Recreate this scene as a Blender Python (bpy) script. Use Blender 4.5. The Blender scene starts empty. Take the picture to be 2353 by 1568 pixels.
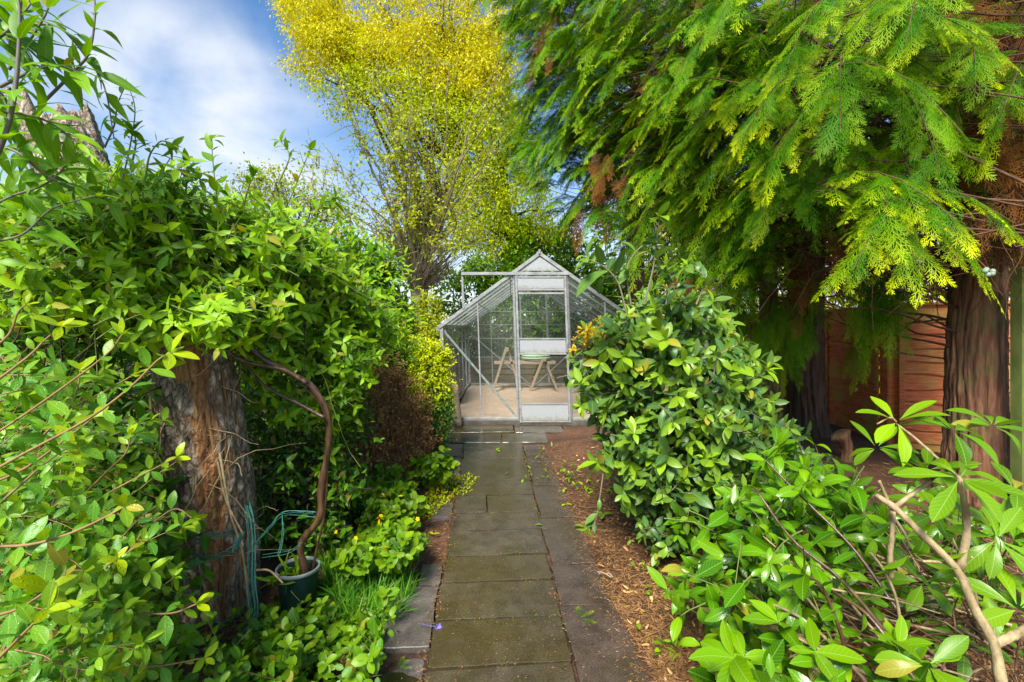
import bpy, math
import numpy as np
from math import radians as R
sc = bpy.context.scene
C = sc.collection
rng = np.random.default_rng(11)
# ------------------------------------------------------------------ camera, world, sun, exposure
F, CX, HY, CAMZ = 1100.0, 1176.5, 750.0, 1.58
cam = bpy.data.cameras.new('camera'); camo = bpy.data.objects.new('camera', cam); C.objects.link(camo)
camo.location = (0, 0, CAMZ); camo.rotation_euler = (R(90), 0, 0)
cam.sensor_width = 36; cam.lens = 36 * F / 2353; cam.shift_y = -34 / 2353
cam.clip_start = 0.05; cam.clip_end = 2000
sc.camera = camo
sc.view_settings.view_transform = 'Standard'; sc.view_settings.look = 'None'
sc.view_settings.gamma = 1; sc.view_settings.exposure = 1.72
SUN_EL, SUN_AZ = R(47), R(197)            # azimuth from +Y clockwise: behind the camera, to the left
w = bpy.data.worlds.new('World'); sc.world = w; w.use_nodes = True
nt = w.node_tree; nt.nodes.clear()
def nd(nt, t, **k):
    n = nt.nodes.new(t)
    for a, v in k.items():
        if hasattr(n, a) and not a.startswith('i_'): setattr(n, a, v)
    return n
def lk(nt, a, b): nt.links.new(a, b)
sky = nd(nt, 'ShaderNodeTexSky', sky_type='NISHITA', sun_disc=False)
sky.sun_elevation = SUN_EL; sky.sun_rotation = SUN_AZ; sky.air_density = 1.0; sky.dust_density = 0.3; sky.ozone_density = 2.0
tc = nd(nt, 'ShaderNodeTexCoord')
mp = nd(nt, 'ShaderNodeMapping'); mp.inputs['Scale'].default_value = (1.6, 1.6, 2.6); mp.inputs['Location'].default_value = (0.35, 0.1, 0.2)
nz = nd(nt, 'ShaderNodeTexNoise'); nz.inputs['Scale'].default_value = 1.7; nz.inputs['Detail'].default_value = 7; nz.inputs['Roughness'].default_value = .52
nz.inputs['Distortion'].default_value = .35
rp = nd(nt, 'ShaderNodeValToRGB'); rp.color_ramp.elements[0].position = .42; rp.color_ramp.elements[1].position = .66
sx = nd(nt, 'ShaderNodeSeparateXYZ')
hz = nd(nt, 'ShaderNodeMapRange'); hz.inputs['From Min'].default_value = .36; hz.inputs['From Max'].default_value = .05
hz.inputs['To Min'].default_value = 0; hz.inputs['To Max'].default_value = .75
mx = nd(nt, 'ShaderNodeMath', operation='MAXIMUM')
mixc = nd(nt, 'ShaderNodeMix', data_type='RGBA')
mixc.inputs['B'].default_value = (3.9, 4.05, 4.3, 1)
bg = nd(nt, 'ShaderNodeBackground'); bg.inputs['Strength'].default_value = .080
ow = nd(nt, 'ShaderNodeOutputWorld')
lk(nt, tc.outputs['Generated'], mp.inputs['Vector']); lk(nt, mp.outputs[0], nz.inputs['Vector']); lk(nt, nz.outputs['Fac'], rp.inputs[0])
lk(nt, tc.outputs['Generated'], sx.inputs[0]); lk(nt, sx.outputs['Z'], hz.inputs['Value'])
dp = nd(nt, 'ShaderNodeVectorMath', operation='DOT_PRODUCT'); dp.inputs[1].default_value = (-.53, .80, .29)
lk(nt, tc.outputs['Generated'], dp.inputs[0])
bl = nd(nt, 'ShaderNodeMapRange', interpolation_type='SMOOTHSTEP'); bl.inputs['From Min'].default_value = .965; bl.inputs['From Max'].default_value = .999; lk(nt, dp.outputs['Value'], bl.inputs['Value'])
m1 = nd(nt, 'ShaderNodeMapRange'); m1.inputs['From Min'].default_value = .36; m1.inputs['From Max'].default_value = .63; m1.inputs['To Min'].default_value = .12; m1.inputs['To Max'].default_value = .92; lk(nt, nz.outputs['Fac'], m1.inputs['Value'])
m2 = nd(nt, 'ShaderNodeMath', operation='MULTIPLY'); lk(nt, m1.outputs[0], m2.inputs[0]); lk(nt, bl.outputs[0], m2.inputs[1])
m3 = nd(nt, 'ShaderNodeMath', operation='MULTIPLY_ADD'); m3.use_clamp = True; m3.inputs[1].default_value = .22; lk(nt, rp.outputs[0], m3.inputs[0]); lk(nt, m2.outputs[0], m3.inputs[2])
lk(nt, m3.outputs[0], mx.inputs[0]); lk(nt, hz.outputs[0], mx.inputs[1])
hs = nd(nt, 'ShaderNodeHueSaturation'); hs.inputs['Saturation'].default_value = 1.25; hs.inputs['Value'].default_value = .82
lk(nt, sky.outputs[0], hs.inputs['Color'])
lk(nt, hs.outputs[0], mixc.inputs['A']); lk(nt, mx.outputs[0], mixc.inputs['Factor'])
lk(nt, mixc.outputs['Result'], bg.inputs['Color']); lk(nt, bg.outputs[0], ow.inputs['Surface'])
sun = bpy.data.lights.new('sun', 'SUN'); suno = bpy.data.objects.new('sun', sun); C.objects.link(suno)
sun.energy = 2.7; sun.angle = R(19); sun.color = (1, .96, .88)
sd = np.array([math.sin(SUN_AZ) * math.cos(SUN_EL), math.cos(SUN_AZ) * math.cos(SUN_EL), math.sin(SUN_EL)])  # to the sun
import mathutils
suno.rotation_euler = mathutils.Vector(sd).to_track_quat('Z', 'Y').to_euler(); suno.location = (-8, -8, 20)
try:
    sc.cycles.max_bounces = 10; sc.cycles.transparent_max_bounces = 24; sc.cycles.diffuse_bounces = 6
except Exception: pass

# ------------------------------------------------------------------ helpers
def nrm(v):
    v = np.asarray(v, float); return v / np.maximum(np.linalg.norm(v, axis=-1, keepdims=True), 1e-9)
def at(px, py, d):
    px, py, d = np.broadcast_arrays(np.asarray(px, float), np.asarray(py, float), np.asarray(d, float))
    return np.stack([(px - CX) / F * d, d, CAMZ - (py - HY) / F * d], -1)
def gz(y): return np.where(np.asarray(y) < 6.05, .0545 * np.asarray(y), .33)
def U(a, b, *s): return rng.uniform(a, b, s if s else None)
def G(*s): return rng.normal(size=s)
UP = np.array([0, 0, 1.0]); LUP = np.array([-.1, -.5, .86])

def build(name, V, Fs, mat, parent=None, leaf=None, smooth=True):
    me = bpy.data.meshes.new(name)
    V = np.asarray(V, np.float32); Fs = [np.asarray(f, np.int32) for f in Fs if len(f)]
    me.vertices.add(len(V)); me.vertices.foreach_set('co', V.ravel())
    idx = np.concatenate([f.ravel() for f in Fs])
    me.loops.add(len(idx)); me.loops.foreach_set('vertex_index', idx)
    sz = np.concatenate([np.full(len(f), f.shape[1], np.int32) for f in Fs])
    me.polygons.add(len(sz)); me.polygons.foreach_set('loop_start', np.concatenate([[0], np.cumsum(sz)[:-1]]).astype(np.int32))
    me.polygons.foreach_set('use_smooth', np.full(len(sz), bool(smooth)))
    if leaf is not None:
        a = me.attributes.new('leaf', 'FLOAT_VECTOR', 'POINT'); a.data.foreach_set('vector', np.asarray(leaf, np.float32).ravel())
    me.materials.append(mat); me.update(calc_edges=True)
    o = bpy.data.objects.new(name, me); C.objects.link(o)
    if parent is not None: o.parent = parent
    return o
class Geo:
    def __init__(s): s.V = []; s.L = []; s.F = {}; s.n = 0
    def add(s, V, Fs, leaf=None):
        V = np.asarray(V, float).reshape(-1, 3)
        for f in Fs:
            f = np.asarray(f)
            if len(f): s.F.setdefault(f.shape[1], []).append(f + s.n)
        s.V.append(V); s.L.append(np.zeros_like(V) if leaf is None else np.asarray(leaf, float).reshape(-1, 3)); s.n += len(V)
    def make(s, name, mat, parent=None, smooth=True, base=None):
        V = np.concatenate(s.V)
        if base is not None: V = V - np.asarray(base)
        return build(name, V, [np.concatenate(f) for f in s.F.values()], mat, parent, np.concatenate(s.L), smooth)
def tag(o, label=None, cat=None, group=None, kind=None):
    if label: o['label'] = label
    if cat: o['category'] = cat
    if group: o['group'] = group
    if kind: o['kind'] = kind
    return o
def thing(name, label, cat, loc, group=None):
    o = bpy.data.objects.new(name, None); C.objects.link(o); o.location = tuple(float(v) for v in loc); o.empty_display_size = .1
    return tag(o, label, cat, group)

# box with arbitrary axes
def box(g, c, s, ax=None, bev=0.0, taper=1.0):
    c = np.asarray(c, float); h = np.asarray(s, float) / 2
    A = np.eye(3) if ax is None else np.asarray(ax, float)
    b = min(bev, h.min() * .9)
    if b <= 0:
        q = np.array([[i, j, k] for k in (-1, 1) for j in (-1, 1) for i in (-1, 1)], float) * h
        f = [[0, 2, 3, 1], [4, 5, 7, 6], [0, 1, 5, 4], [2, 6, 7, 3], [0, 4, 6, 2], [1, 3, 7, 5]]
        g.add(c + q @ A, [np.array(f)]); return
    q = []; cor = {}
    for i in (-1, 1):
        for j in (-1, 1):
            for k in (-1, 1):
                for a in range(3):
                    v = np.array([i, j, k], float) * (h - b); v[a] = [i, j, k][a] * h[a]; cor[i, j, k, a] = len(q); q.append(v)
    f4 = []; f3 = []
    for a in range(3):
        o1, o2 = [(1, 2), (2, 0), (0, 1)][a]
        for sg in (-1, 1):
            l = []
            for u, v in ((-1, -1), (1, -1), (1, 1), (-1, 1)):
                t = [0, 0, 0]; t[a] = sg; t[o1] = u; t[o2] = v; l.append(cor[t[0], t[1], t[2], a])
            f4.append(l if sg > 0 else l[::-1])
            for s2 in (-1, 1):
                t0 = [0, 0, 0]; t0[a] = sg; t0[o1] = s2
                e = []
                for z in (-1, 1): t = list(t0); t[o2] = z; e.append(tuple(t))
                l = [cor[e[0] + (a,)], cor[e[1] + (a,)], cor[e[1] + (o1,)], cor[e[0] + (o1,)]]
                f4.append(l if sg * s2 > 0 else l[::-1])
    for i in (-1, 1):
        for j in (-1, 1):
            for k in (-1, 1):
                l = [cor[i, j, k, a] for a in range(3)]; f3.append(l if i * j * k > 0 else l[::-1])
    g.add(c + np.array(q) @ A, [np.array(f4), np.array(f3)])
def bar(g, p, q, wd, th, up=UP, bev=0.0):
    p = np.asarray(p, float); q = np.asarray(q, float); d = q - p; L = np.linalg.norm(d); d /= L
    s = np.cross(d, up); s = nrm(s); n = np.cross(s, d)
    box(g, (p + q) / 2, (L, wd, th), [d, s, n], bev)

# tubes along polylines: polys (N,K,3), rad (N,K)
def tubes(g, polys, rad, sides=4, caps=False, rough=0.0):
    polys = np.asarray(polys, float)
    if polys.ndim == 2: polys = polys[None]
    N, K, _ = polys.shape
    rad = np.broadcast_to(np.asarray(rad, float), (N, K))
    T = nrm(np.gradient(polys, axis=1))
    ref = nrm(np.array([.31, -.52, .23]) + 0 * T[:, :1]); m = nrm(polys[:, -1] - polys[:, 0])
    ref = np.where(np.abs((ref * m[:, None]).sum(-1, keepdims=True)) > .9, np.array([.8, .1, -.6]), ref)
    A = nrm(np.cross(T, np.broadcast_to(ref, T.shape))); B = np.cross(T, A)
    a = np.arange(sides) * 2 * np.pi / sides
    rr = rad[..., None] * (1 + rough * G(N, K, sides))
    V = polys[:, :, None] + rr[..., None] * (np.cos(a)[:, None] * A[:, :, None] + np.sin(a)[:, None] * B[:, :, None])
    base = (np.arange(N) * K * sides)[:, None, None]; k = np.arange(K - 1)[None, :, None] * sides; s = np.arange(sides)[None, None]
    s2 = (s + 1) % sides
    f = np.stack([base + k + s, base + k + s2, base + k + sides + s2, base + k + sides + s], -1).reshape(-1, 4)
    lf = np.zeros((N, K, sides, 3)); lf[..., 0] = np.linspace(0, 1, K)[None, :, None]; lf[..., 1] = a / (2 * np.pi)
    fs = [f]
    if caps and sides > 2:
        e = (np.arange(N) * K * sides)[:, None] + (K - 1) * sides + np.arange(sides)[None]; fs.append(e)
        e = (np.arange(N) * K * sides)[:, None] + np.arange(sides)[None, ::-1]; fs.append(e)
    g.add(V, fs, lf)
def spline(pts, K=16):
    p = np.asarray(pts, float); n = len(p)
    P = np.vstack([2 * p[0] - p[1], p, 2 * p[-1] - p[-2]])
    out = []
    for t in np.linspace(0, n - 1 - 1e-6, K):
        i = int(t); f = t - i; a, b, c, d = P[i], P[i + 1], P[i + 2], P[i + 3]
        out.append(.5 * (2 * b + (c - a) * f + (2 * a - 5 * b + 4 * c - d) * f * f + (3 * b - a - 3 * c + d) * f ** 3))
    return np.array(out)
def grow(P0, D, L, K=6, droop=.5, wig=.12):
    P0 = np.asarray(P0, float); N = len(P0); D = nrm(D); L = np.broadcast_to(np.asarray(L, float), (N,))
    out = [P0]; d = D
    for k in range(K - 1):
        d = nrm(d + wig * G(N, 3) - UP * (droop / (K - 1)))
        out.append(out[-1] + d * (L / (K - 1))[:, None])
    return np.stack(out, 1)

# leaves
SH = {'ovate': lambda u: np.sin(np.pi * u ** .72) ** .9, 'lance': lambda u: np.sin(np.pi * u ** .62) ** 1.15,
      'oval': lambda u: np.sqrt(np.maximum(0, 1 - (2 * u - 1) ** 2)) ** .9, 'obov': lambda u: np.sin(np.pi * u ** 1.45) ** .85,
      'ellip': lambda u: np.sin(np.pi * u) ** .8}
RW = {'lo': [.45], 'md': [.2, .5, .8], 'hi': [.09, .24, .42, .6, .78, .92]}
def template(shape, lod):
    us = np.array(RW[lod]); hw = SH[shape](us)
    if lod == 'lo': hw = np.array([1.0])
    u = [0]; v = [0]; h = [0]
    for a, b in zip(us, hw):
        u += [a] * 3; v += [-1, 0, 1]; h += [b] * 3
    u.append(1); v.append(0); h.append(0)
    n = len(us); t3 = [[0, 2, 1], [0, 3, 2]]; q = []
    for i in range(n - 1):
        a = 1 + 3 * i; q += [[a, a + 1, a + 4, a + 3], [a + 1, a + 2, a + 5, a + 4]]
    a = 1 + 3 * (n - 1); e = 1 + 3 * n
    t3 += [[a, a + 1, e], [a + 1, a + 2, e]]
    return np.array(u, float), np.array(v, float), np.array(h, float), np.array(t3), np.array(q).reshape(-1, 4).astype(int)
_T = {}
def leaves(g, P, D, N, L, W, shape='ovate', lod='md', curl=.5, fold=.25, tip=0., wave=0.):
    if (shape, lod) not in _T: _T[shape, lod] = template(shape, lod)
    u, v, h, t3, q = _T[shape, lod]
    P = np.asarray(P, float).reshape(-1, 3); n = len(P); D = nrm(np.asarray(D).reshape(-1, 3)); N = np.asarray(N, float).reshape(-1, 3)
    S = nrm(np.cross(D, N)); N = np.cross(S, D)
    B = lambda x: np.broadcast_to(np.asarray(x, float).reshape(-1), (n,))[:, None] if np.size(x) > 1 else np.full((n, 1), float(np.asarray(x).reshape(-1)[0]))
    L, W, c, fo, tip = B(L), B(W), B(curl), B(fold), B(tip)
    c = c + np.where(np.abs(c) < .02, .02, 0)
    al = np.sin(c * u) / c; dn = (1 - np.cos(c * u)) / c
    sd_ = (v * h)[None] * W / 2 * np.cos(np.arctan(fo)); lift = np.abs(v * h)[None] * W / 2 * fo
    if wave: lift = lift + wave * W * np.sin(u * 9 + v * 2 + U(0, 6, n, 1)) * np.abs(v)[None]
    V = P[:, None] + (L * al)[..., None] * D[:, None] + (lift - L * dn)[..., None] * N[:, None] + sd_[..., None] * S[:, None]
    k = len(u); off = (np.arange(n) * k)[:, None, None]
    lf = np.stack([np.broadcast_to(u, (n, k)), np.broadcast_to(v * h, (n, k)), np.broadcast_to(tip, (n, k))], -1)
    fs = [(off + t3[None]).reshape(-1, 3)]
    if len(q): fs.append((off + q[None]).reshape(-1, 4))
    g.add(V, fs, lf)
def leaf_along(g, polys, nodes, L, W, opp=True, el=.55, shape='ovate', lod='md', curl=.5, fold=.25, start=.2, young=1., upb=.8, endsize=.55, jit=.25, wave=0., rosette=0):
    N, K, _ = polys.shape
    f = np.linspace(start, 1, nodes); x = f * (K - 1); i = np.minimum(x.astype(int), K - 2); fr = (x - i)[None, :, None]
    P = polys[:, i] * (1 - fr) + polys[:, i + 1] * fr; T = nrm(polys[:, i + 1] - polys[:, i])
    ref = nrm(np.cross(T, UP) + .05 * G(*T.shape)); Bn = np.cross(ref, T)
    ph0 = U(0, 6.28, N, 1)
    L = np.broadcast_to(np.asarray(L, float).reshape(-1, 1) if np.size(L) > 1 else float(L), (N, nodes))
    for s in range(2 if opp else 1):
        ph = (ph0 * .25 + np.arange(nodes)[None] * (np.pi / 2) + s * np.pi) if opp else ph0 + np.arange(nodes)[None] * 2.4
        ph = ph + jit * G(N, nodes)
        e = el + .55 * (f[None] ** 6) + jit * .6 * G(N, nodes)
        D = np.cos(e)[..., None] * (np.cos(ph)[..., None] * ref + np.sin(ph)[..., None] * Bn) + np.sin(e)[..., None] * T
        Nn = LUP * upb + (1 - upb) * T + .3 * jit * 2 * G(N, nodes, 3)
        sz = (np.interp(f, [0, .35, .8, 1], [.85, 1, .9, endsize])[None] * (1 + .24 * G(N, nodes))).clip(.35, 1.6)
        tp = np.clip((f[None] - .72) / .28, 0, 1) * young * np.ones((N, 1)) * U(.5, 1.1, N, 1)
        LL = L * sz
        leaves(g, P + D * .004, D, Nn, LL.ravel(), (LL * (W / 1.0)).ravel(), shape, lod, curl * (1 + .75 * G(N * nodes)), fold, tp.ravel(), wave)
    if rosette:
        P = np.repeat(polys[:, -1], rosette, 0); T = np.repeat(nrm(polys[:, -1] - polys[:, -2]), rosette, 0)
        ref = nrm(np.cross(T, UP) + .05 * G(*T.shape)); Bn = np.cross(ref, T)
        ph = (np.arange(rosette)[None] * 2 * np.pi / rosette + U(0, 6, N, 1) + .2 * G(N, rosette)).ravel(); e = (.35 + .3 * G(N * rosette))
        D = np.cos(e)[:, None] * (np.cos(ph)[:, None] * ref + np.sin(ph)[:, None] * Bn) + np.sin(e)[:, None] * T
        LL = np.repeat(L[:, 0], rosette) * (1 + .15 * G(N * rosette))
        leaves(g, P, D, T + .5 * LUP + .2 * G(N * rosette, 3), LL, LL * W, shape, lod, curl * (1 + .4 * G(N * rosette)), fold, np.clip(young * U(.2, .9, N * rosette), 0, 1), wave)
def in_poly(x, y, poly):
    p = np.asarray(poly, float); r = np.zeros(len(x), bool); j = len(p) - 1
    for i in range(len(p)):
        c = ((p[i, 1] > y) != (p[j, 1] > y)) & (x < (p[j, 0] - p[i, 0]) * (y - p[i, 1]) / (p[j, 1] - p[i, 1] + 1e-9) + p[i, 0]); r ^= c; j = i
    return r
def sample(n, poly):
    p = np.asarray(poly, float); lo, hi = p.min(0), p.max(0); X = []; m = 0
    while m < n:
        q = U(0, 1, n * 3, 2) * (hi - lo) + lo; q = q[in_poly(q[:, 0], q[:, 1], poly)]; X.append(q); m += len(q)
    return np.concatenate(X)[:n]
def above_ground(P, lo=.03):
    return np.concatenate([P[..., :2], np.maximum(P[..., 2:], gz(P[..., 1:2]) + lo)], -1)

def ridges(a, z, amp=.06):
    w1 = np.abs(np.sin(8.5 * a + 1.3 * np.sin(2.1 * z) + .8 * np.sin(5.3 * z + 3 * a))); w2 = np.abs(np.sin(19 * a + 1.7 * np.sin(3.3 * z + 1) + .6 * np.sin(11 * z - 2 * a)))
    return amp * (1 - 1.6 * (1 - w1) ** 3 + .55 * w2 ** .6 - .5) + amp * .3 * np.sin(31 * z + 7 * np.sin(6 * a)) * w2
# ------------------------------------------------------------------ materials
def mat(name):
    m = bpy.data.materials.new(name); m.use_nodes = True; m.node_tree.nodes.clear(); t = m.node_tree
    o = nd(t, 'ShaderNodeOutputMaterial'); b = nd(t, 'ShaderNodeBsdfPrincipled'); lk(t, b.outputs[0], o.inputs['Surface'])
    return m, t, b, o
def ramp(t, stops, interp='LINEAR'):
    r = nd(t, 'ShaderNodeValToRGB'); e = r.color_ramp.elements; r.color_ramp.interpolation = interp
    while len(e) < len(stops): e.new(.5)
    for i, (p, c) in enumerate(stops): e[i].position = p; e[i].color = tuple(c) + (1,) if len(c) == 3 else c
    return r
def noise(t, vec, scale, detail=4, rough=.55, dist=0):
    n = nd(t, 'ShaderNodeTexNoise'); n.inputs['Scale'].default_value = scale; n.inputs['Detail'].default_value = detail
    n.inputs['Roughness'].default_value = rough; n.inputs['Distortion'].default_value = dist
    if vec is not None: lk(t, vec, n.inputs['Vector'])
    return n
def mixc_(t, fac, a, b, mode='MIX'):
    m = nd(t, 'ShaderNodeMix', data_type='RGBA', blend_type=mode)
    for s, k in ((fac, 'Factor'), (a, 'A'), (b, 'B')):
        if hasattr(s, 'links') or hasattr(s, 'is_linked'): lk(t, s, m.inputs[k])
        elif isinstance(s, (int, float)): m.inputs[k].default_value = s
        else: m.inputs[k].default_value = tuple(s) + (1,)
    return m.outputs['Result']
def math_(t, op, a, b=None, clamp=False):
    m = nd(t, 'ShaderNodeMath', operation=op); m.use_clamp = clamp
    for s, k in ((a, 0), (b, 1)):
        if s is None: continue
        if hasattr(s, 'is_linked'): lk(t, s, m.inputs[k])
        else: m.inputs[k].default_value = s
    return m.outputs[0]
def bump(t, b, h, st=.3, dist=.01):
    n = nd(t, 'ShaderNodeBump'); n.inputs['Strength'].default_value = st; n.inputs['Distance'].default_value = dist
    lk(t, h, n.inputs['Height']); lk(t, n.outputs[0], b.inputs['Normal']); return n
def leaf_mat(name, dark, mature, young, rough=.38, transl=.3, vein=.5, clump=2.5, spray=False, spec=.32, drops=False):
    m, t, b, o = mat(name)
    at_ = nd(t, 'ShaderNodeAttribute', attribute_name='leaf'); s = nd(t, 'ShaderNodeSeparateXYZ'); lk(t, at_.outputs['Vector'], s.inputs[0])
    geo = nd(t, 'ShaderNodeNewGeometry'); tc = nd(t, 'ShaderNodeTexCoord')
    n = noise(t, tc.outputs['Object'], clump, 2)
    f = math_(t, 'ADD', math_(t, 'MULTIPLY', s.outputs['Y'] if spray else geo.outputs['Random Per Island'], .6), math_(t, 'MULTIPLY', math_(t, 'SUBTRACT', n.outputs['Fac'], .28), .9), True)
    mid_ = [.5 * (a + c) for a, c in zip(mature, young)]
    r = ramp(t, [(.08, dark), (.5, mature), (.95, [.7 * a + .3 * c for a, c in zip(mature, young)])]); lk(t, f, r.inputs[0])
    col = mixc_(t, s.outputs['Z'], r.outputs[0], young)
    if not spray:
        sick = math_(t, 'MULTIPLY', math_(t, 'GREATER_THAN', geo.outputs['Random Per Island'], .972), .75)
        n7 = noise(t, tc.outputs['Object'], 70, 3, .6); blot = math_(t, 'MULTIPLY', math_(t, 'SUBTRACT', n7.outputs['Fac'], .64, True), 3.5, True)
        col = mixc_(t, math_(t, 'MAXIMUM', sick, math_(t, 'MULTIPLY', blot, .6)), col, (.30, .22, .04))
    if vein:
        av = math_(t, 'ABSOLUTE', s.outputs['Y'])
        k = math_(t, 'SUBTRACT', 1, math_(t, 'MULTIPLY', av, 14), True)
        wv = nd(t, 'ShaderNodeMath', operation='SINE'); lk(t, math_(t, 'MULTIPLY', math_(t, 'SUBTRACT', s.outputs['X'], math_(t, 'MULTIPLY', av, .22)), 60), wv.inputs[0])
        k2 = math_(t, 'MULTIPLY', math_(t, 'POWER', math_(t, 'MAXIMUM', wv.outputs[0], 0), 6), .35)
        kk = math_(t, 'MULTIPLY', math_(t, 'MAXIMUM', k, k2), vein)
        col = mixc_(t, kk, col, [min(1, c * 1.25 + .09) for c in mid_])
        hgt = kk
        if drops:
            vo = nd(t, 'ShaderNodeTexVoronoi'); vo.inputs['Scale'].default_value = 95; lk(t, tc.outputs['Object'], vo.inputs['Vector'])
            dk = math_(t, 'SQRT', math_(t, 'SUBTRACT', 1, math_(t, 'MULTIPLY', vo.outputs['Distance'], 3.2), True))
            hgt = math_(t, 'ADD', math_(t, 'MULTIPLY', kk, .4), dk)
            lk(t, math_(t, 'SUBTRACT', rough, math_(t, 'MULTIPLY', dk, rough - .04)), b.inputs['Roughness'])
        bump(t, b, hgt, .5 if drops else .25, .002)
    h2 = nd(t, 'ShaderNodeHueSaturation'); h2.inputs['Saturation'].default_value = 1.07; h2.inputs['Value'].default_value = 1.15; h2.inputs['Hue'].default_value = .503; lk(t, col, h2.inputs['Color']); col = h2.outputs[0]
    lk(t, col, b.inputs['Base Color'])
    if not (drops and vein): b.inputs['Roughness'].default_value = rough
    b.inputs['Specular IOR Level'].default_value = spec
    tr = nd(t, 'ShaderNodeBsdfTranslucent')
    hs = nd(t, 'ShaderNodeHueSaturation'); hs.inputs['Hue'].default_value = .485; hs.inputs['Saturation'].default_value = 1.1; hs.inputs['Value'].default_value = 1.5
    lk(t, col, hs.inputs['Color']); lk(t, hs.outputs[0], tr.inputs['Color'])
    ms = nd(t, 'ShaderNodeMixShader'); ms.inputs[0].default_value = transl
    lk(t, b.outputs[0], ms.inputs[1]); lk(t, tr.outputs[0], ms.inputs[2]); lk(t, ms.outputs[0], o.inputs['Surface'])
    return m
def simple(name, c1, c2, scale=8, rough=.7, bumpst=.3, stretch=(1, 1, 1), metallic=0, detail=6, spec=.4, bd=.01):
    m, t, b, o = mat(name); tc = nd(t, 'ShaderNodeTexCoord'); mpn = nd(t, 'ShaderNodeMapping'); mpn.inputs['Scale'].default_value = stretch
    lk(t, tc.outputs['Object'], mpn.inputs[0]); n = noise(t, mpn.outputs[0], scale, detail, .6)
    r = ramp(t, [(.3, c1), (.7, c2)]); lk(t, n.outputs['Fac'], r.inputs[0]); lk(t, r.outputs[0], b.inputs['Base Color'])
    b.inputs['Roughness'].default_value = rough; b.inputs['Metallic'].default_value = metallic; b.inputs['Specular IOR Level'].default_value = spec
    if bumpst: bump(t, b, n.outputs['Fac'], bumpst, bd)
    return m

M = {}
M['vine'] = leaf_mat('vine_leaf', (0.035, 0.105, 0.009), (0.105, 0.245, 0.018), (0.33, 0.48, 0.03), .45, .3)
M['buddleia'] = leaf_mat('buddleia_leaf', (0.05, 0.13, 0.012), (0.12, 0.26, 0.02), (0.3, 0.46, 0.03), .42, .35)
M['hyper'] = leaf_mat('oval_leaf', (0.045, 0.14, 0.02), (0.1, 0.255, 0.03), (0.42, 0.46, 0.02), .34, .3, drops=True)
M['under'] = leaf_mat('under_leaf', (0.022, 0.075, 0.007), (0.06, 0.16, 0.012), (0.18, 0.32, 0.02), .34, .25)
M['weed'] = leaf_mat('weed_leaf', (.028, .08, .006), (.075, .185, .012), (.3, .42, .03), .42, .28, clump=5)
M['golden'] = leaf_mat('golden_privet_leaf', (0.11, 0.18, 0.008), (0.32, 0.41, 0.014), (0.62, 0.62, 0.02), .42, .3, 0, 5)
M['privet'] = leaf_mat('privet_leaf', (.025, .08, .012), (.05, .15, .02), (.2, .32, .03), .4, .3, 0)
M['dead'] = leaf_mat('dead_leaf', (0.2, 0.085, 0.03), (0.45, 0.24, 0.09), (0.66, 0.43, 0.2), .7, .15, 0)
M['mid'] = leaf_mat('mid_shrub_leaf', (0.04, 0.11, 0.01), (0.1, 0.23, 0.014), (0.3, 0.45, 0.025), .38, .3)
M['laurelbg'] = leaf_mat('hedge_leaf', (0.025, 0.08, 0.006), (0.08, 0.19, 0.014), (0.26, 0.4, 0.02), .36, .25, 0, 1.2)
M['yellow'] = leaf_mat('yellow_leaf', (0.26, 0.28, 0.012), (0.5, 0.47, 0.03), (0.78, 0.7, 0.07), .5, .4, 0, .8)
M['ygreen'] = leaf_mat('yellow_green_leaf', (0.16, 0.24, 0.008), (0.4, 0.48, 0.014), (0.7, 0.66, 0.02), .5, .4, 0, .8)
M['small'] = leaf_mat('small_leaf', (0.11, 0.15, 0.01), (0.28, 0.33, 0.02), (0.5, 0.48, 0.03), .5, .35, 0, 1.2)
M['viburnum'] = leaf_mat('viburnum_leaf', (0.024, 0.062, 0.022), (0.062, 0.135, 0.036), (0.25, 0.38, 0.025), .36, .22)
M['orange'] = leaf_mat('orange_leaf', (0.28, 0.2, 0.02), (0.46, 0.34, 0.03), (0.55, 0.34, 0.03), .45, .3)
M['laurel'] = leaf_mat('laurel_leaf', (0.022, 0.075, 0.006), (0.07, 0.185, 0.01), (0.22, 0.36, 0.02), .22, .22, .6)
M['rhodo'] = leaf_mat('rhododendron_leaf', (0.03, 0.09, 0.008), (0.085, 0.19, 0.014), (0.24, 0.38, 0.025), .33, .28, .7)
M['conifer'] = leaf_mat('cypress_leaf', (0.018, 0.08, 0.006), (0.07, 0.195, 0.012), (0.55, 0.6, 0.02), .6, .25, 0, 1.6, True, .15)
M['deadcon'] = leaf_mat('dead_cypress_leaf', (.035, .013, .005), (.09, .034, .010), (.26, .11, .03), .8, .1, 0, 2.5, True, .2)
M['grass'] = leaf_mat('grass_blade', (.04, .13, .015), (.09, .25, .03), (.2, .38, .05), .4, .3, 0)
M['sodleaf'] = M['weed']
M['greenstem'] = simple('green_stem', (.10, .16, .03), (.2, .22, .05), 30, .5, 0)
M['redstem'] = simple('reddish_stem', (.22, .12, .05), (.3, .2, .08), 30, .5, 0)
M['purplestem'] = simple('purple_stem', (.14, .1, .12), (.16, .16, .08), 30, .5, 0)
M['twig'] = simple('brown_twig', (.05, .022, .01), (.16, .075, .03), 25, .75, .2)
M['greytwig'] = simple('grey_twig', (.12, .095, .06), (.26, .21, .14), 18, .8, .2)
M['tanstem'] = simple('tan_branch', (.17, .12, .055), (.46, .35, .18), 38, .7, .8, (1, 1, .6), 0, 8, .3, .008)
M['vinewood'] = simple('wet_vine_wood', (.025, .012, .006), (.16, .085, .04), 34, .33, .9, (1, 1, .25), 0, 6, .6, .006)
M['darkwood'] = simple('dark_twig', (.03, .018, .012), (.09, .05, .03), 25, .6, .3)
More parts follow.
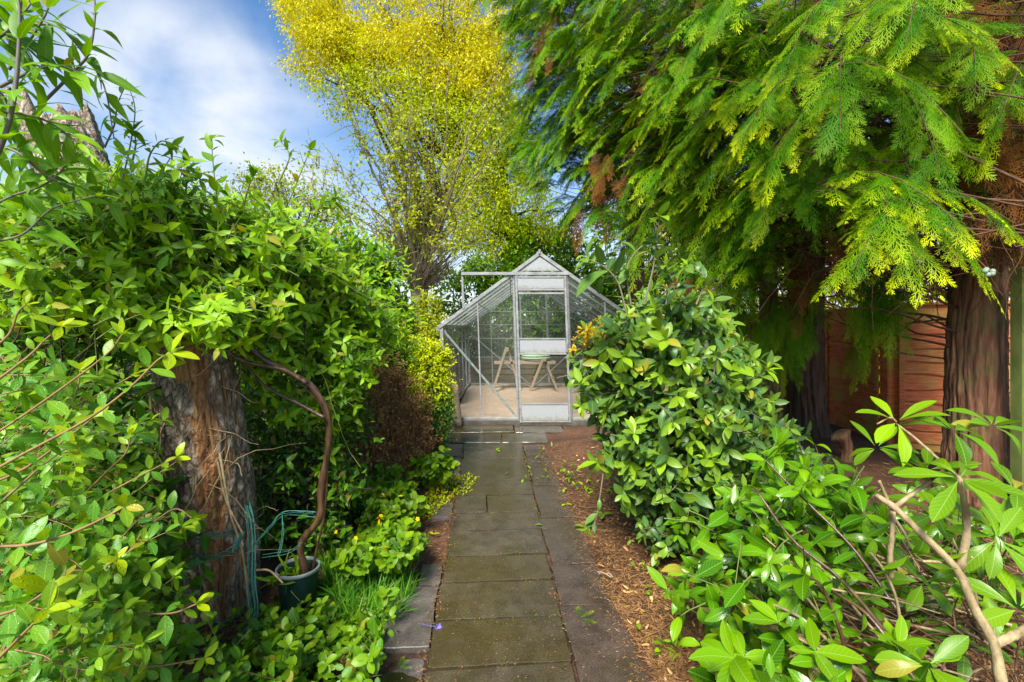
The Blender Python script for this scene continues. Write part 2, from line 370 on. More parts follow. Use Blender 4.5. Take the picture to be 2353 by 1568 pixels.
M['potgreen'] = simple('dark_green_plastic', (.004, .022, .016), (.008, .035, .026), 30, .42, .05)
M['rim'] = simple('worn_rim', (.1, .14, .12), (.4, .42, .4), 12, .4, 0)
M['soil'] = simple('soil', (.015, .008, .004), (.05, .028, .014), 40, .8, .5)
M['deadtwig'] = simple('dead_bush_twig', (.19, .085, .03), (.42, .22, .09), 25, .8, .2)
M['twine'] = simple('green_twine', (.02, .16, .12), (.10, .34, .26), 60, .7, .2)
M['white'] = simple('white_marker', (.6, .6, .56), (.78, .78, .75), 30, .5, .1)
M['purple'] = leaf_mat('purple_petal', (.16, .13, .42), (.26, .22, .6), (.45, .4, .8), .5, .3, 0)
M['yflower'] = leaf_mat('yellow_petal', (.6, .38, .01), (.75, .5, .015), (.8, .6, .03), .5, .3, 0)
M['cone'] = simple('grey_green_cone', (.16, .22, .14), (.3, .36, .26), 60, .6, .3)
M['alu'] = simple('aged_aluminium', (.2, .205, .195), (.37, .375, .36), 9, .45, .15, (1, 1, 3), .2, 6, .5, .002)
M['wood'] = simple('weathered_wood', (.16, .11, .075), (.3, .22, .15), 14, .75, .3, (1, 1, 6))
M['plank'] = simple('trestle_wood', (.24, .17, .12), (.4, .29, .2), 12, .7, .2, (1, 6, 6))
M['hose'] = simple('pale_green_hose', (.34, .5, .3), (.52, .66, .45), 10, .4, .05)
M['stake'] = simple('orange_stake', (.42, .15, .05), (.55, .24, .09), 12, .7, .2)

def panel_mat():   # white infill panels with algae at the foot
    m, t, b, o = mat('white_panel'); tc = nd(t, 'ShaderNodeTexCoord'); s = nd(t, 'ShaderNodeSeparateXYZ'); lk(t, tc.outputs['Generated'], s.inputs[0])
    n = noise(t, tc.outputs['Object'], 18, 8, .65); n2 = noise(t, tc.outputs['Object'], 120, 3, .6)
    base = ramp(t, [(.3, (.26, .27, .28)), (.7, (.38, .395, .4))]); lk(t, n2.outputs['Fac'], base.inputs[0])
    k = math_(t, 'MULTIPLY', math_(t, 'SUBTRACT', .3, math_(t, 'ADD', s.outputs['Z'], math_(t, 'MULTIPLY', math_(t, 'SUBTRACT', n.outputs['Fac'], .5), 1.1))), 3.0, True)
    lk(t, mixc_(t, math_(t, 'MULTIPLY', k, .55), base.outputs[0], (.17, .16, .06)), b.inputs['Base Color']); b.inputs['Roughness'].default_value = .5
    return m
M['panel'] = panel_mat()
def glass_mat(name, dirt, tint=(.93, .97, .95), streak=(1, 1, 1), dirtcol=(.55, .6, .56)):
    m, t, b, o = mat(name); t.nodes.remove(b); tc = nd(t, 'ShaderNodeTexCoord')
    tr = nd(t, 'ShaderNodeBsdfTransparent'); tr.inputs[0].default_value = tint + (1,)
    gl = nd(t, 'ShaderNodeBsdfGlossy'); gl.inputs['Roughness'].default_value = .02
    fr = nd(t, 'ShaderNodeFresnel'); fr.inputs[0].default_value = 1.5
    ms = nd(t, 'ShaderNodeMixShader'); lk(t, math_(t, 'MULTIPLY', fr.outputs[0], math_(t, 'SUBTRACT', 1, nd(t, 'ShaderNodeNewGeometry').outputs['Backfacing']), True), ms.inputs[0]); lk(t, tr.outputs[0], ms.inputs[1]); lk(t, gl.outputs[0], ms.inputs[2])
    di = nd(t, 'ShaderNodeBsdfDiffuse'); di.inputs[0].default_value = dirtcol + (1,)
    tl = nd(t, 'ShaderNodeBsdfTranslucent'); tl.inputs[0].default_value = dirtcol + (1,)
    md = nd(t, 'ShaderNodeMixShader'); md.inputs[0].default_value = .5; lk(t, di.outputs[0], md.inputs[1]); lk(t, tl.outputs[0], md.inputs[2])
    mpn = nd(t, 'ShaderNodeMapping'); mpn.inputs['Scale'].default_value = streak; lk(t, tc.outputs['Object'], mpn.inputs[0])
    n = noise(t, mpn.outputs[0], 7, 8, .7); n2 = noise(t, tc.outputs['Object'], 160, 2)
    k = math_(t, 'MULTIPLY', math_(t, 'POWER', math_(t, 'ADD', math_(t, 'MULTIPLY', n.outputs['Fac'], .75), math_(t, 'MULTIPLY', n2.outputs['Fac'], .35)), 2.2), dirt, True)
    m2 = nd(t, 'ShaderNodeMixShader'); lk(t, k, m2.inputs[0]); lk(t, ms.outputs[0], m2.inputs[1]); lk(t, md.outputs[0], m2.inputs[2]); lk(t, m2.outputs[0], o.inputs['Surface'])
    return m
M['glass'] = glass_mat('dusty_glass', .07, (.96, .985, .975))
M['roofglass'] = glass_mat('streaked_roof_glass', .22, (.95, .98, .96), (1.2, 1, 1))
def bark(name, c1, c2, c3, sc_=(1, 1, .18), scale=22, bd=.02, moss=None):
    m, t, b, o = mat(name); tc = nd(t, 'ShaderNodeTexCoord'); mpn = nd(t, 'ShaderNodeMapping'); mpn.inputs['Scale'].default_value = sc_
    lk(t, tc.outputs['Object'], mpn.inputs[0]); n = noise(t, mpn.outputs[0], scale, 8, .65, .4)
    n2 = noise(t, tc.outputs['Object'], 3.5, 4)
    r = ramp(t, [(.33, c1), (.52, c2), (.72, c3)]); lk(t, n.outputs['Fac'], r.inputs[0]); col = r.outputs[0]
    if moss is not None:
        k = ramp(t, [(.48, (0, 0, 0)), (.62, (1, 1, 1))]); lk(t, n2.outputs['Fac'], k.inputs[0])
        col = mixc_(t, math_(t, 'MULTIPLY', k.outputs[0], .55), col, moss)
    lk(t, col, b.inputs['Base Color']); b.inputs['Roughness'].default_value = .8; bump(t, b, n.outputs['Fac'], 1.0, bd * 1.6)
    return m
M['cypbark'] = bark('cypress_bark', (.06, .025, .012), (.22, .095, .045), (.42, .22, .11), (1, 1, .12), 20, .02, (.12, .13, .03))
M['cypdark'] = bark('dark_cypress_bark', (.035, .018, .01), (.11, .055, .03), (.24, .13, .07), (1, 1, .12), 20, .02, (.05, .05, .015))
def stump_mat():
    m, t, b, o = mat('stump_bark'); tc = nd(t, 'ShaderNodeTexCoord')
    mp1 = nd(t, 'ShaderNodeMapping'); mp1.inputs['Scale'].default_value = (1, 1, .45); lk(t, tc.outputs['Object'], mp1.inputs[0])
    vo = nd(t, 'ShaderNodeTexVoronoi', feature='DISTANCE_TO_EDGE'); vo.inputs['Scale'].default_value = 26
    nd_ = noise(t, mp1.outputs[0], 14, 6, .65)
    wv = nd(t, 'ShaderNodeVectorMath', operation='ADD'); lk(t, mp1.outputs[0], wv.inputs[0])
    sc3 = nd(t, 'ShaderNodeVectorMath', operation='SCALE'); lk(t, nd_.outputs['Color'], sc3.inputs[0]); sc3.inputs['Scale'].default_value = .09
    lk(t, sc3.outputs[0], wv.inputs[1]); lk(t, wv.outputs[0], vo.inputs['Vector'])
    r = ramp(t, [(.0, (.08, .05, .03)), (.06, (.29, .225, .165)), (.35, (.62, .54, .43))]); lk(t, vo.outputs['Distance'], r.inputs[0])
    n2 = noise(t, tc.outputs['Object'], 5, 6, .65); r2 = ramp(t, [(.4, (0, 0, 0)), (.68, (1, 1, 1))]); lk(t, n2.outputs['Fac'], r2.inputs[0])
    col = mixc_(t, math_(t, 'MULTIPLY', r2.outputs[0], .6), r.outputs[0], (.2, .1, .05))
    n3 = noise(t, tc.outputs['Object'], 40, 5, .7); r3 = ramp(t, [(.3, (.5, .5, .5)), (.7, (1.3, 1.3, 1.2))]); lk(t, n3.outputs['Fac'], r3.inputs[0])
    col = mixc_(t, 1.0, col, r3.outputs[0], 'MULTIPLY')
    at_ = nd(t, 'ShaderNodeAttribute', attribute_name='leaf'); s3 = nd(t, 'ShaderNodeSeparateXYZ'); lk(t, at_.outputs['Vector'], s3.inputs[0])
    mp2 = nd(t, 'ShaderNodeMapping'); mp2.inputs['Scale'].default_value = (1, 1, .07); lk(t, tc.outputs['Object'], mp2.inputs[0]); nw = noise(t, mp2.outputs[0], 34, 8, .65, .5)
    wcol = ramp(t, [(.3, (.07, .028, .01)), (.5, (.36, .16, .055)), (.72, (.6, .36, .15))]); lk(t, nw.outputs['Fac'], wcol.inputs[0])
    dist_ = math_(t, 'ABSOLUTE', math_(t, 'SUBTRACT', math_(t, 'ADD', s3.outputs['Y'], math_(t, 'MULTIPLY', math_(t, 'SUBTRACT', n2.outputs['Fac'], .5), .16)), .845))
    wm = math_(t, 'MULTIPLY', math_(t, 'SUBTRACT', .05, dist_), 60, True)
    col = mixc_(t, wm, col, wcol.outputs[0])
    lk(t, col, b.inputs['Base Color']); b.inputs['Roughness'].default_value = .75
    bump(t, b, math_(t, 'ADD', math_(t, 'MINIMUM', vo.outputs['Distance'], .3), math_(t, 'MULTIPLY', n3.outputs['Fac'], .15)), .9, .05)
    return m
M['stump'] = stump_mat()
M['rawwood'] = bark('split_raw_wood', (.10, .045, .015), (.34, .17, .06), (.52, .31, .14), (1, 1, .06), 26, .012)

def ground_mat():
    m, t, b, o = mat('needle_litter_ground'); tc = nd(t, 'ShaderNodeTexCoord'); v = tc.outputs['Object']
    n1 = noise(t, v, 2.2, 6, .6); n2 = noise(t, v, 60, 8, .75, 1.2); n3 = noise(t, v, 190, 3, .7)
    r = ramp(t, [(.3, (.028, .012, .006)), (.48, (.12, .055, .024)), (.62, (.24, .12, .055)), (.78, (.38, .22, .11))]); lk(t, n2.outputs['Fac'], r.inputs[0])
    r2 = ramp(t, [(.35, (.35, .32, .3)), (.65, (1.1, 1, 1))]); lk(t, n1.outputs['Fac'], r2.inputs[0])
    col = mixc_(t, 1.0, r.outputs[0], r2.outputs[0], 'MULTIPLY')
    lk(t, col, b.inputs['Base Color']); b.inputs['Roughness'].default_value = .75
    bump(t, b, math_(t, 'ADD', n2.outputs['Fac'], math_(t, 'MULTIPLY', n3.outputs['Fac'], .5)), .8, .02)
    return m
M['ground'] = ground_mat()
def slab_mat(name, tintA, tintB, olive, rlo=.16, rhi=.5):
    m, t, b, o = mat(name); tc = nd(t, 'ShaderNodeTexCoord'); v = tc.outputs['Object']; geo = nd(t, 'ShaderNodeNewGeometry')
    n1 = noise(t, v, 1.7, 6, .6, .3); n2 = noise(t, v, 9, 6, .65); n3 = noise(t, v, 170, 3, .75); n4 = noise(t, v, 3.1, 5, .6, .6)
    r = ramp(t, [(.35, tintA), (.65, tintB)]); lk(t, n2.outputs['Fac'], r.inputs[0])
    k = ramp(t, [(.42, (0, 0, 0)), (.58, (1, 1, 1))]); lk(t, math_(t, 'ADD', math_(t, 'MULTIPLY', n1.outputs['Fac'], .82), math_(t, 'MULTIPLY', geo.outputs['Random Per Island'], .18)), k.inputs[0])
    col = mixc_(t, math_(t, 'MULTIPLY', k.outputs[0], .6), r.outputs[0], olive)
    rs = ramp(t, [(.32, (.45, .45, .45)), (.5, (1, 1, 1)), (.72, (1.7, 1.65, 1.5))]); lk(t, n3.outputs['Fac'], rs.inputs[0])
    col = mixc_(t, 1.0, col, rs.outputs[0], 'MULTIPLY')
    lk(t, col, b.inputs['Base Color'])
    rr = nd(t, 'ShaderNodeMapRange'); lk(t, n4.outputs['Fac'], rr.inputs['Value']); rr.inputs['From Min'].default_value = .38; rr.inputs['From Max'].default_value = .62
    rr.inputs['To Min'].default_value = rlo; rr.inputs['To Max'].default_value = rhi; lk(t, rr.outputs[0], b.inputs['Roughness'])
    b.inputs['Specular IOR Level'].default_value = .5
    bump(t, b, math_(t, 'ADD', math_(t, 'MULTIPLY', n3.outputs['Fac'], .5), n2.outputs['Fac']), .16, .006)
    return m
M['slab'] = slab_mat('wet_concrete_slab', (.042, .032, .02), (.088, .07, .048), (.05, .037, .008), .05, .28)
M['slabside'] = slab_mat('wet_purplish_slab', (.046, .033, .026), (.09, .066, .052), (.05, .037, .012), .05, .28)
M['slabgrit'] = slab_mat('wet_gritty_slab', (.07, .06, .055), (.14, .12, .11), (.06, .05, .035), .2, .45)
M['gravel'] = simple('pinkish_gravel', (.36, .22, .15), (.68, .48, .36), 55, .85, .8, (1, 1, 1), 0, 8, .3, .02)
def water_mat():
    m, t, b, o = mat('puddle_water'); b.inputs['Base Color'].default_value = (.02, .015, .01, 1); b.inputs['Roughness'].default_value = .04
    tc = nd(t, 'ShaderNodeTexCoord'); n = noise(t, tc.outputs['Object'], 60, 3, .6); bump(t, b, n.outputs['Fac'], .25, .006); return m
M['water'] = water_mat()
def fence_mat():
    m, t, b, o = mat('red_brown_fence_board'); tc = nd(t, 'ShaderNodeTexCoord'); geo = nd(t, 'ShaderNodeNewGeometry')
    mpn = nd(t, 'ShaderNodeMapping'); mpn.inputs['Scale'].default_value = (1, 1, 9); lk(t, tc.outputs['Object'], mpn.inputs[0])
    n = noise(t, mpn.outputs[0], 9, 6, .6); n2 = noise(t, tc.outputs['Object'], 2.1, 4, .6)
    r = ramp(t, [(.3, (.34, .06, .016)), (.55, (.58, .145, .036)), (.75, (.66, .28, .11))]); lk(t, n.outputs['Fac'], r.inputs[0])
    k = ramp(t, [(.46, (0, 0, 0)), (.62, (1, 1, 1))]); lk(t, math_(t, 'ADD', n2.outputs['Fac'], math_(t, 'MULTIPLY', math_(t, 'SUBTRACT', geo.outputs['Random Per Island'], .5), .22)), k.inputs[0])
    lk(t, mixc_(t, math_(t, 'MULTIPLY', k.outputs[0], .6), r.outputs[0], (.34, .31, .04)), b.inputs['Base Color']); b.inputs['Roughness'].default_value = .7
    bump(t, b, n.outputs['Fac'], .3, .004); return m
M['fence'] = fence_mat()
M['greenpost'] = simple('algae_green_post', (.12, .17, .03), (.26, .3, .08), 9, .8, .4, (1, 1, .4))
M['brownwall'] = simple('brown_board_wall', (.14, .09, .055), (.26, .18, .11), 10, .8, .3, (.5, 1, 5))
# ------------------------------------------------------------------ the setting: ground, path, gravel
def hnoise(x, y):
    return .5 * np.sin(2.1 * x + 1.3) * np.sin(1.7 * y + .4) + .3 * np.sin(5.3 * x + 2.2 * y) + .2 * np.sin(9.1 * x - 7.3 * y + 1)
def ground_z(x, y):
    x = np.asarray(x, float); y = np.asarray(y, float)
    e = np.abs(x + .047 * y - .045) - .66           # distance outside the slabs
    bank = np.clip(e / .5, 0, 1); bank = bank * bank * (3 - 2 * bank)
    inn = np.clip(-e / .12, 0, 1) * (y < 6.1)
    gh = (np.abs(x - .42) < 1.5) * (y > 5.9) * (y < 10)
    return gz(y) - .014 * inn - .02 * gh + bank * (.045 + .03 * hnoise(x, y)) * (1 - gh) * np.clip((6.6 - y) / .8, .25, 1) + .006 * hnoise(4 * x, 4 * y)
def axis(a, b, lo, hi, n, m): return np.unique(np.concatenate([np.linspace(a, lo, m), np.linspace(lo, hi, n), np.linspace(hi, b, m)]))
gx_ = axis(-60, 60, -5, 7, 160, 14); gy_ = axis(-30, 120, -1.5, 12, 190, 14)
XX, YY = np.meshgrid(gx_, gy_)
gv = np.stack([XX, YY, ground_z(XX, YY)], -1).reshape(-1, 3); nx, ny = len(gx_), len(gy_)
ii = (np.arange(ny - 1)[:, None] * nx + np.arange(nx - 1)[None]).ravel()
tag(build('ground', gv, [np.stack([ii, ii + 1, ii + nx + 1, ii + nx], -1)], M['ground']), kind='structure')

XL = lambda d: -.27 - .047 * d
XR = lambda d: .36 - .047 * d
def slab(g, x0, x1, d0, d1, dz=0., gap=.004, tilt=.006, rot=.075):
    xc, dc = (x0 + x1) / 2, (d0 + d1) / 2
    ax = nrm(np.array([1, rot + .006 * G(), tilt * G()])); ay = nrm(np.array([-.047, 1, .0545 + tilt * G()])); az = nrm(np.cross(ax, ay)); ay = np.cross(az, ax)
    hx_, hy_ = (abs(x1 - x0) - gap) / 2, (d1 - d0 - gap - U(.002, .009)) / 2; out = []; cs = [(-1, -1), (1, -1), (1, 1), (-1, 1)]
    for i in range(4):
        p = np.array(cs[i]) * [hx_, hy_]; q = np.array(cs[(i + 1) % 4]) * [hx_, hy_]; e = nrm(q - p); n_ = np.array([e[1], -e[0]]); L = np.linalg.norm(q - p); c0, c1 = U(.002, .016), U(.002, .016)
        for f in np.linspace(c0, L - c1, 8): out.append(p + e * f + n_ * (.0022 * G() - .001))
    out = np.array(out); m = len(out); zc = dz + .0028 * G() - .008; rings = [(1, -.02), (1, .0165), (.988, .02)]
    V = np.concatenate([np.column_stack([out * k, np.full(m, z)]) for k, z in rings]) @ np.array([ax, ay, az]) + np.array([xc, dc, gz(dc) + zc]); i = np.arange(m); j = (i + 1) % m
    g.add(V, [np.concatenate([np.stack([i + m * r, j + m * r, j + m * (r + 1), i + m * (r + 1)], -1) for r in (0, 1)]), (i + 2 * m)[None]])
g = Geo()
J = [.7, 1.1, 1.42, 1.75, 2.057, 2.365, 2.68, 2.956, 3.28, 3.54, 3.86, 4.16, 4.75, 5.27]
for a, b in zip(J[:-1], J[1:]):
    m = (a + b) / 2; big = b in (2.956,)
    if abs(a - 3.54) < .01:      # a pair of halves
        xm = XL(m) + .25; slab(g, XL(m), xm, a, b); slab(g, xm, XR(m), a, b)
    else: slab(g, XL(m), XR(m), a, b, gap=.011 if abs(b - 2.956) < .01 or abs(b - 2.057) < .01 else .005, dz=-.004 if big else 0)
for a, b, x0, x1 in ((5.28, 5.66, -.72, -.12), (5.28, 5.66, -.115, .40), (5.67, 6.03, -.86, .02), (5.67, 6.03, .03, .62), (5.67, 6.03, .63, 1.3)):
    slab(g, x0, x1, a, b, rot=.02)
path = tag(g.make('path', M['slab'], smooth=False), kind='structure')
g = Geo()
J = [.6, 1.3, 1.9, 2.47, 2.86, 3.46, 4.06, 4.66, 5.2]
for k, (a, b) in enumerate(zip(J[:-1], J[1:])):
    m = (a + b) / 2; slab(g, XR(m) + .004, XR(m) + .32 - .012 * k, a, b, -.003)
o = g.make('path_side_strip', M['slabside'], smooth=False); tag(o, kind='structure')
g = Geo()
for a, b, wd in ((2.15, 2.62, .29), (2.64, 2.86, .13), (3.45, 3.72, .16), (4.32, 4.8, .22), (4.82, 5.25, .24), (.9, 1.6, .3)):
    m = (a + b) / 2; slab(g, XL(m) - wd, XL(m) - .003, a, b, -.003, .007, .006)
slab(g, XL(1.87) - .28, XL(1.87) - .01, 1.62, 2.13, -.034)
o = g.make('path_gritty_strip', M['slabgrit'], smooth=False); tag(o, kind='structure')
th = np.linspace(0, 2 * np.pi, 40, endpoint=False); rr = 1 + .12 * np.sin(3 * th + 1) + .08 * np.sin(5 * th)
pv = np.stack([-.515 + .13 * rr * np.cos(th), 1.9 + .2 * rr * np.sin(th), np.full(40, float(gz(1.9)) - .006)], -1)
g = Geo(); g.add(pv, [np.arange(40)[None]]); tag(g.make('puddle', M['water'], smooth=False), kind='structure')

JOINTS = J
# ------------------------------------------------------------------ greenhouse
GX, GY, GZ, HW, EA, RI, GD, SH_ = .424, 6.1, .33, 1.28, 1.25, 2.16, 3.65, .034
gh = thing('greenhouse', 'aluminium framed glass greenhouse with white door panels at the end of the path', 'greenhouse', (GX, GY, GZ))
def L_(x, y, z): return np.array([x - SH_ * z, y, z])
AX = np.array([[1, 0, 0], [0, 1, 0], nrm(np.array([-SH_, 0, 1]))])
roofz = lambda x: RI - (RI - EA) * abs(x) / HW
def gbar(g, p, q, wd=.035, th=.03, up=UP): bar(g, L_(*p), L_(*q), wd * .8, th * .85, up, .003)
FR = np.array([0, 1, 0.])
g = Geo(); box(g, (0, GD / 2, .03), (2 * HW + .06, GD + .06, .058), None, .006)
gm = Geo()
for x0, x1, y0, y1 in ((-HW - .05, HW + .05, -.05, .0), (-HW - .05, HW + .05, GD, GD + .05), (-HW - .05, -HW, .0, GD), (HW, HW + .05, .0, GD)):
    box(gm, ((x0 + x1) / 2, (y0 + y1) / 2, .025), (x1 - x0, y1 - y0, .07), None, .006)
gm.make('sill', M['slabgrit'], gh, False)
for y, nm in ((0, 'gable_frame'), (GD, 'gable_frame')):
    g = Geo()
    gbar(g, (-HW, y, .075), (HW, y, .075), .04, .035, FR)
    for s in (-1, 1):
        gbar(g, (s * HW, y, .06), (s * HW, y, EA), .055, .045, FR)
        gbar(g, (s * HW * 1.03, y - .012 if y == 0 else y + .012, EA - .02), (0, y - .012 if y == 0 else y + .012, RI + .015), .055, .045, FR)
        gbar(g, (s * .335, y, .06), (s * .335, y, 1.94), .05, .045, FR)
        gbar(g, (s * .81, y, .06), (s * .81, y, roofz(.81) - .02), .024, .03, FR)
    gbar(g, (-HW, y + (.02 if y == 0 else -.02), 1.22), (-.36, y + (.02 if y == 0 else -.02), .09) , .036, .012, FR) if y == 0 else None
    if y:
        gbar(g, (-HW, y - .03, 1.15), (-.1, y - .03, .1), .03, .012, FR); gbar(g, (HW, y - .03, 1.15), (.1, y - .03, .1), .03, .012, FR)
        for z in (.62, 1.0, 1.28): gbar(g, (-HW, y + .025, z), (HW, y + .025, z), .03 if z == 1.0 else .02, .02, FR)
        gbar(g, (-.9, y, 1.55), (.9, y, 1.55), .02, .02, FR)
        gbar(g, (-.2, y - .01, 1.0), (-.2, y - .01, 1.95), .03, .02, FR)
    g.make(nm, M['alu'], gh, False)
nb = 6
for s in (-1, 1):
    g = Geo(); gbar(g, (s * HW, 0, EA), (s * HW, GD, EA), .05, .05); gbar(g, (s * HW, 0, .09), (s * HW, GD, .09), .04, .05)
    gbar(g, (s * (HW - .01), 0, 1.0), (s * (HW - .01), GD, 1.0), .03, .025)
    for k in range(1, nb): gbar(g, (s * HW, GD * k / nb, .09), (s * HW, GD * k / nb, EA), .024, .032, FR)
    gbar(g, (s * (HW - .02), .02, 1.2), (s * (HW - .02), 1.5, .1), .035, .01, np.array([1, 0, 0.])); gbar(g, (s * (HW - .02), GD - .02, 1.2), (s * (HW - .02), GD - 1.5, .1), .035, .01, np.array([1, 0, 0.]))
    g.make('side_frame', M['alu'], gh, False)
    g = Geo()
    for k in range(1, nb): gbar(g, (s * HW, GD * k / nb, EA + .01), (0, GD * k / nb, RI), .024, .034, FR)
    for q in (.36, .7): gbar(g, (s * HW * (1 - q), .02, EA + (RI - EA) * q - .03), (s * HW * (1 - q), GD, EA + (RI - EA) * q - .03), .018, .018)
    g.make('roof_frame', M['alu'], gh, False)
    g = Geo(); gbar(g, (s * (HW + .045), -.02, EA - .035), (s * (HW + .045), GD + .02, EA - .035), .07, .05); g.make('gutter', M['alu'], gh, False)
    for k in range(nb):   # panes, each its own part
        y0, y1 = GD * k / nb + .014, GD * (k + 1) / nb - .014
        g = Geo(); q = [L_(s * HW, y0, .1), L_(s * HW, y1, .1), L_(s * HW, y1, EA - .02), L_(s * HW, y0, EA - .02)]
        g.add(np.array(q + [v + np.array([-s * .004, 0, 0]) for v in q]), [np.array([[0, 1, 2, 3], [7, 6, 5, 4], [0, 4, 5, 1], [1, 5, 6, 2], [2, 6, 7, 3], [3, 7, 4, 0]])]); g.make('glass_pane', M['glass'], gh, False)
        g = Geo(); q = [L_(s * HW, y0, EA + .016), L_(s * HW, y1, EA + .016), L_(s * .02, y1, RI - .002), L_(s * .02, y0, RI - .002)]
        g.add(np.array(q + [v + np.array([0, 0, .004]) for v in q]), [np.array([[0, 1, 2, 3], [7, 6, 5, 4], [0, 4, 5, 1], [1, 5, 6, 2], [2, 6, 7, 3], [3, 7, 4, 0]])]); g.make('roof_pane', M['roofglass'], gh, False)
g = Geo(); gbar(g, (0, -.03, RI + .02), (0, GD + .03, RI + .02), .09, .04); box(g, L_(0, -.03, RI + .035), (.03, .03, .06), None, .005); g.make('ridge', M['alu'], gh, False)
def gpane(y, pts, nm='glass_pane', m='glass', th=.004):
    g = Geo(); n = len(pts); q = [L_(x, y, z) for x, z in pts]
    f = [np.array([list(range(n))]), np.array([list(range(2 * n - 1, n - 1, -1))]), np.array([[i, i + n, (i + 1) % n + n, (i + 1) % n] for i in range(n)])]
    g.add(np.array(q + [v + np.array([0, th, 0]) for v in q]), f); return g.make(nm, M[m], gh, False)
for s in (-1, 1):
    for y in (.004, GD - .004):
        gpane(y, [(s * (HW - .03), .1), (s * .825, .1), (s * .825, roofz(.825) - .03), (s * (HW - .03), roofz(HW - .03) - .03)])
        gpane(y, [(s * .795, .1), (s * .36, .1), (s * .36, roofz(.36) - .03), (s * .795, roofz(.795) - .03)])
gpane(GD - .004, [(-.31, .1), (.31, .1), (.31, 1.9), (-.31, 1.9)])
gpane(-.012, [(-.30, 1.955), (.30, 1.955), (0, RI - .03)], 'gable_panel', 'panel', .008)
gpane(GD - .012, [(-.30, 1.955), (.30, 1.955), (0, RI - .03)], 'gable_panel', 'panel', .008)
g = Geo(); gbar(g, (-1.0, -.045, 1.915), (.36, -.045, 1.915), .05, .035, FR); gbar(g, (-.99, -.03, roofz(.95) - .02), (-.99, -.03, 1.9), .032, .02, FR); g.make('door_track', M['alu'], gh, False)
g = Geo()    # the sliding door, a little in front of the gable
for s in (-1, 1): gbar(g, (s * .31, -.05, .03), (s * .31, -.05, 1.885), .035, .03, FR); gbar(g, (s * .335, -.04, .06), (s * .335, -.04, 1.9), .012, .02, FR)
for z in (.045, .27, .9, 1.09, 1.71, 1.87): gbar(g, (-.295, -.05, z), (.295, -.05, z), .026, .026, FR)
gbar(g, (-.29, -.045, 1.665), (.29, -.045, 1.665), .03, .02, FR)
door = g.make('door', M['alu'], gh, False)
for z0, z1, m in ((.06, .255, 'panel'), (.915, 1.075, 'panel'), (1.725, 1.857, 'panel'), (.285, .885, 'glass'), (1.105, 1.65, 'glass')):
    o = gpane(-.052, [(-.29, z0), (.29, z0), (.29, z1), (-.29, z1)], 'door_panel' if m == 'panel' else 'door_pane', m, .006); o.parent = door
g = Geo(); box(g, L_(.30, -.08, .98), (.02, .03, .12), AX, .006); o = g.make('door_handle', M['alu'], door, False)
# gravel inside
gxs = np.linspace(-HW + .03, HW - .03, 50); gys = np.linspace(.03, GD - .03, 60); XX, YY = np.meshgrid(gxs, gys)
zz = .035 + .012 * np.sin(5 * XX + 2) * np.sin(3.1 * YY) + .006 * G(*XX.shape) + .05 * np.clip(1 - np.abs(YY - 3.0) / 1.2, 0, 1)
ii = (np.arange(59)[:, None] * 50 + np.arange(49)[None]).ravel()
tag(build('gravel_floor', np.stack([XX + GX - SH_ * zz, YY + GY, zz + GZ], -1).reshape(-1, 3), [np.stack([ii, ii + 1, ii + 51, ii + 50], -1)], M['gravel']), kind='structure')
# trestle table in the greenhouse
tx, ty = at(1208, 828, 8.87)[:2]; tz = .345
tt = thing('trestle_table', 'old wooden trestle table standing on gravel inside the greenhouse', 'table', (tx, ty, tz))
g = Geo(); box(g, (-.02, -.1, .57), (1.12, .2, .05), None, .004); box(g, (.03, .12, .565), (1.05, .2, .05), None, .004); g.make('tabletop', M['plank'], tt, False)
for cx, ap in ((-.34, .84), (.33, .66)):
    g = Geo()
    for yy in (-.22, .22):
        bar(g, (cx - .02, yy, ap), (cx - .28, yy, .0), .045, .03, FR, .004); bar(g, (cx + .0, yy + .035, ap - .02), (cx + .27, yy + .035, .0), .045, .03, FR, .004)
    bar(g, (cx - .17, -.2, .3), (cx - .17, .2, .3), .04, .02); bar(g, (cx + .16, -.2, .3), (cx + .16, .2, .3), .04, .02); bar(g, (cx, -.3, ap - .03), (cx, .3, ap - .03), .05, .05)
    g.make('trestle', M['plank'], tt, False)
g = Geo(); th = np.linspace(0, 2 * np.pi * 6, 260); lay = (th / (2 * np.pi)).astype(int)
rr = .23 + .035 * np.sin(lay * 2.3); pts = np.stack([rr * np.cos(th), .8 * rr * np.sin(th), .02 + .024 * (th / (2 * np.pi)) * .85], -1)
tubes(g, pts[None], .015, 6, True)
o = g.make('coiled_hose', M['hose']); o.location = (tx + .19, ty - .04, tz + .60); tag(o, 'pale green hose coiled up on the trestle table', 'hose')
# dark offcut post leaning by the greenhouse corner
p = at(1052, 975, 6.0); g = Geo(); q = spline([(0, 0, 0), (-.03, 0, .25), (-.055, .01, .52)], 8); tubes(g, q[None], np.linspace(.055, .045, 8)[None], 8, True, .12)
o = g.make('timber_offcut', M['wood']); o.location = (p[0] + .02, 5.95, .34); tag(o, 'short dark weathered timber offcut standing at the left front corner of the greenhouse', 'timber')
# low board wall behind the greenhouse
g = Geo()
for k in range(5): box(g, (0, .012 * G(), .06 + .125 * k), (5.6, .03, .118), None, .004)
o = g.make('low_board_wall', M['brownwall'], smooth=False); o.location = (.6, 10.25, .3); tag(o, 'low brown wall of stacked boards behind the greenhouse', 'wall')
# orange stake beside the multi-stemmed tree
p = at(968, 760, 8.2); g = Geo(); box(g, (0, 0, .75), (.07, .05, 1.5), None, .005); o = g.make('garden_stake', M['stake'], smooth=False)
o.location = (p[0], 8.2, .33); tag(o, 'orange brown wooden stake below the multi-stemmed tree', 'stake')

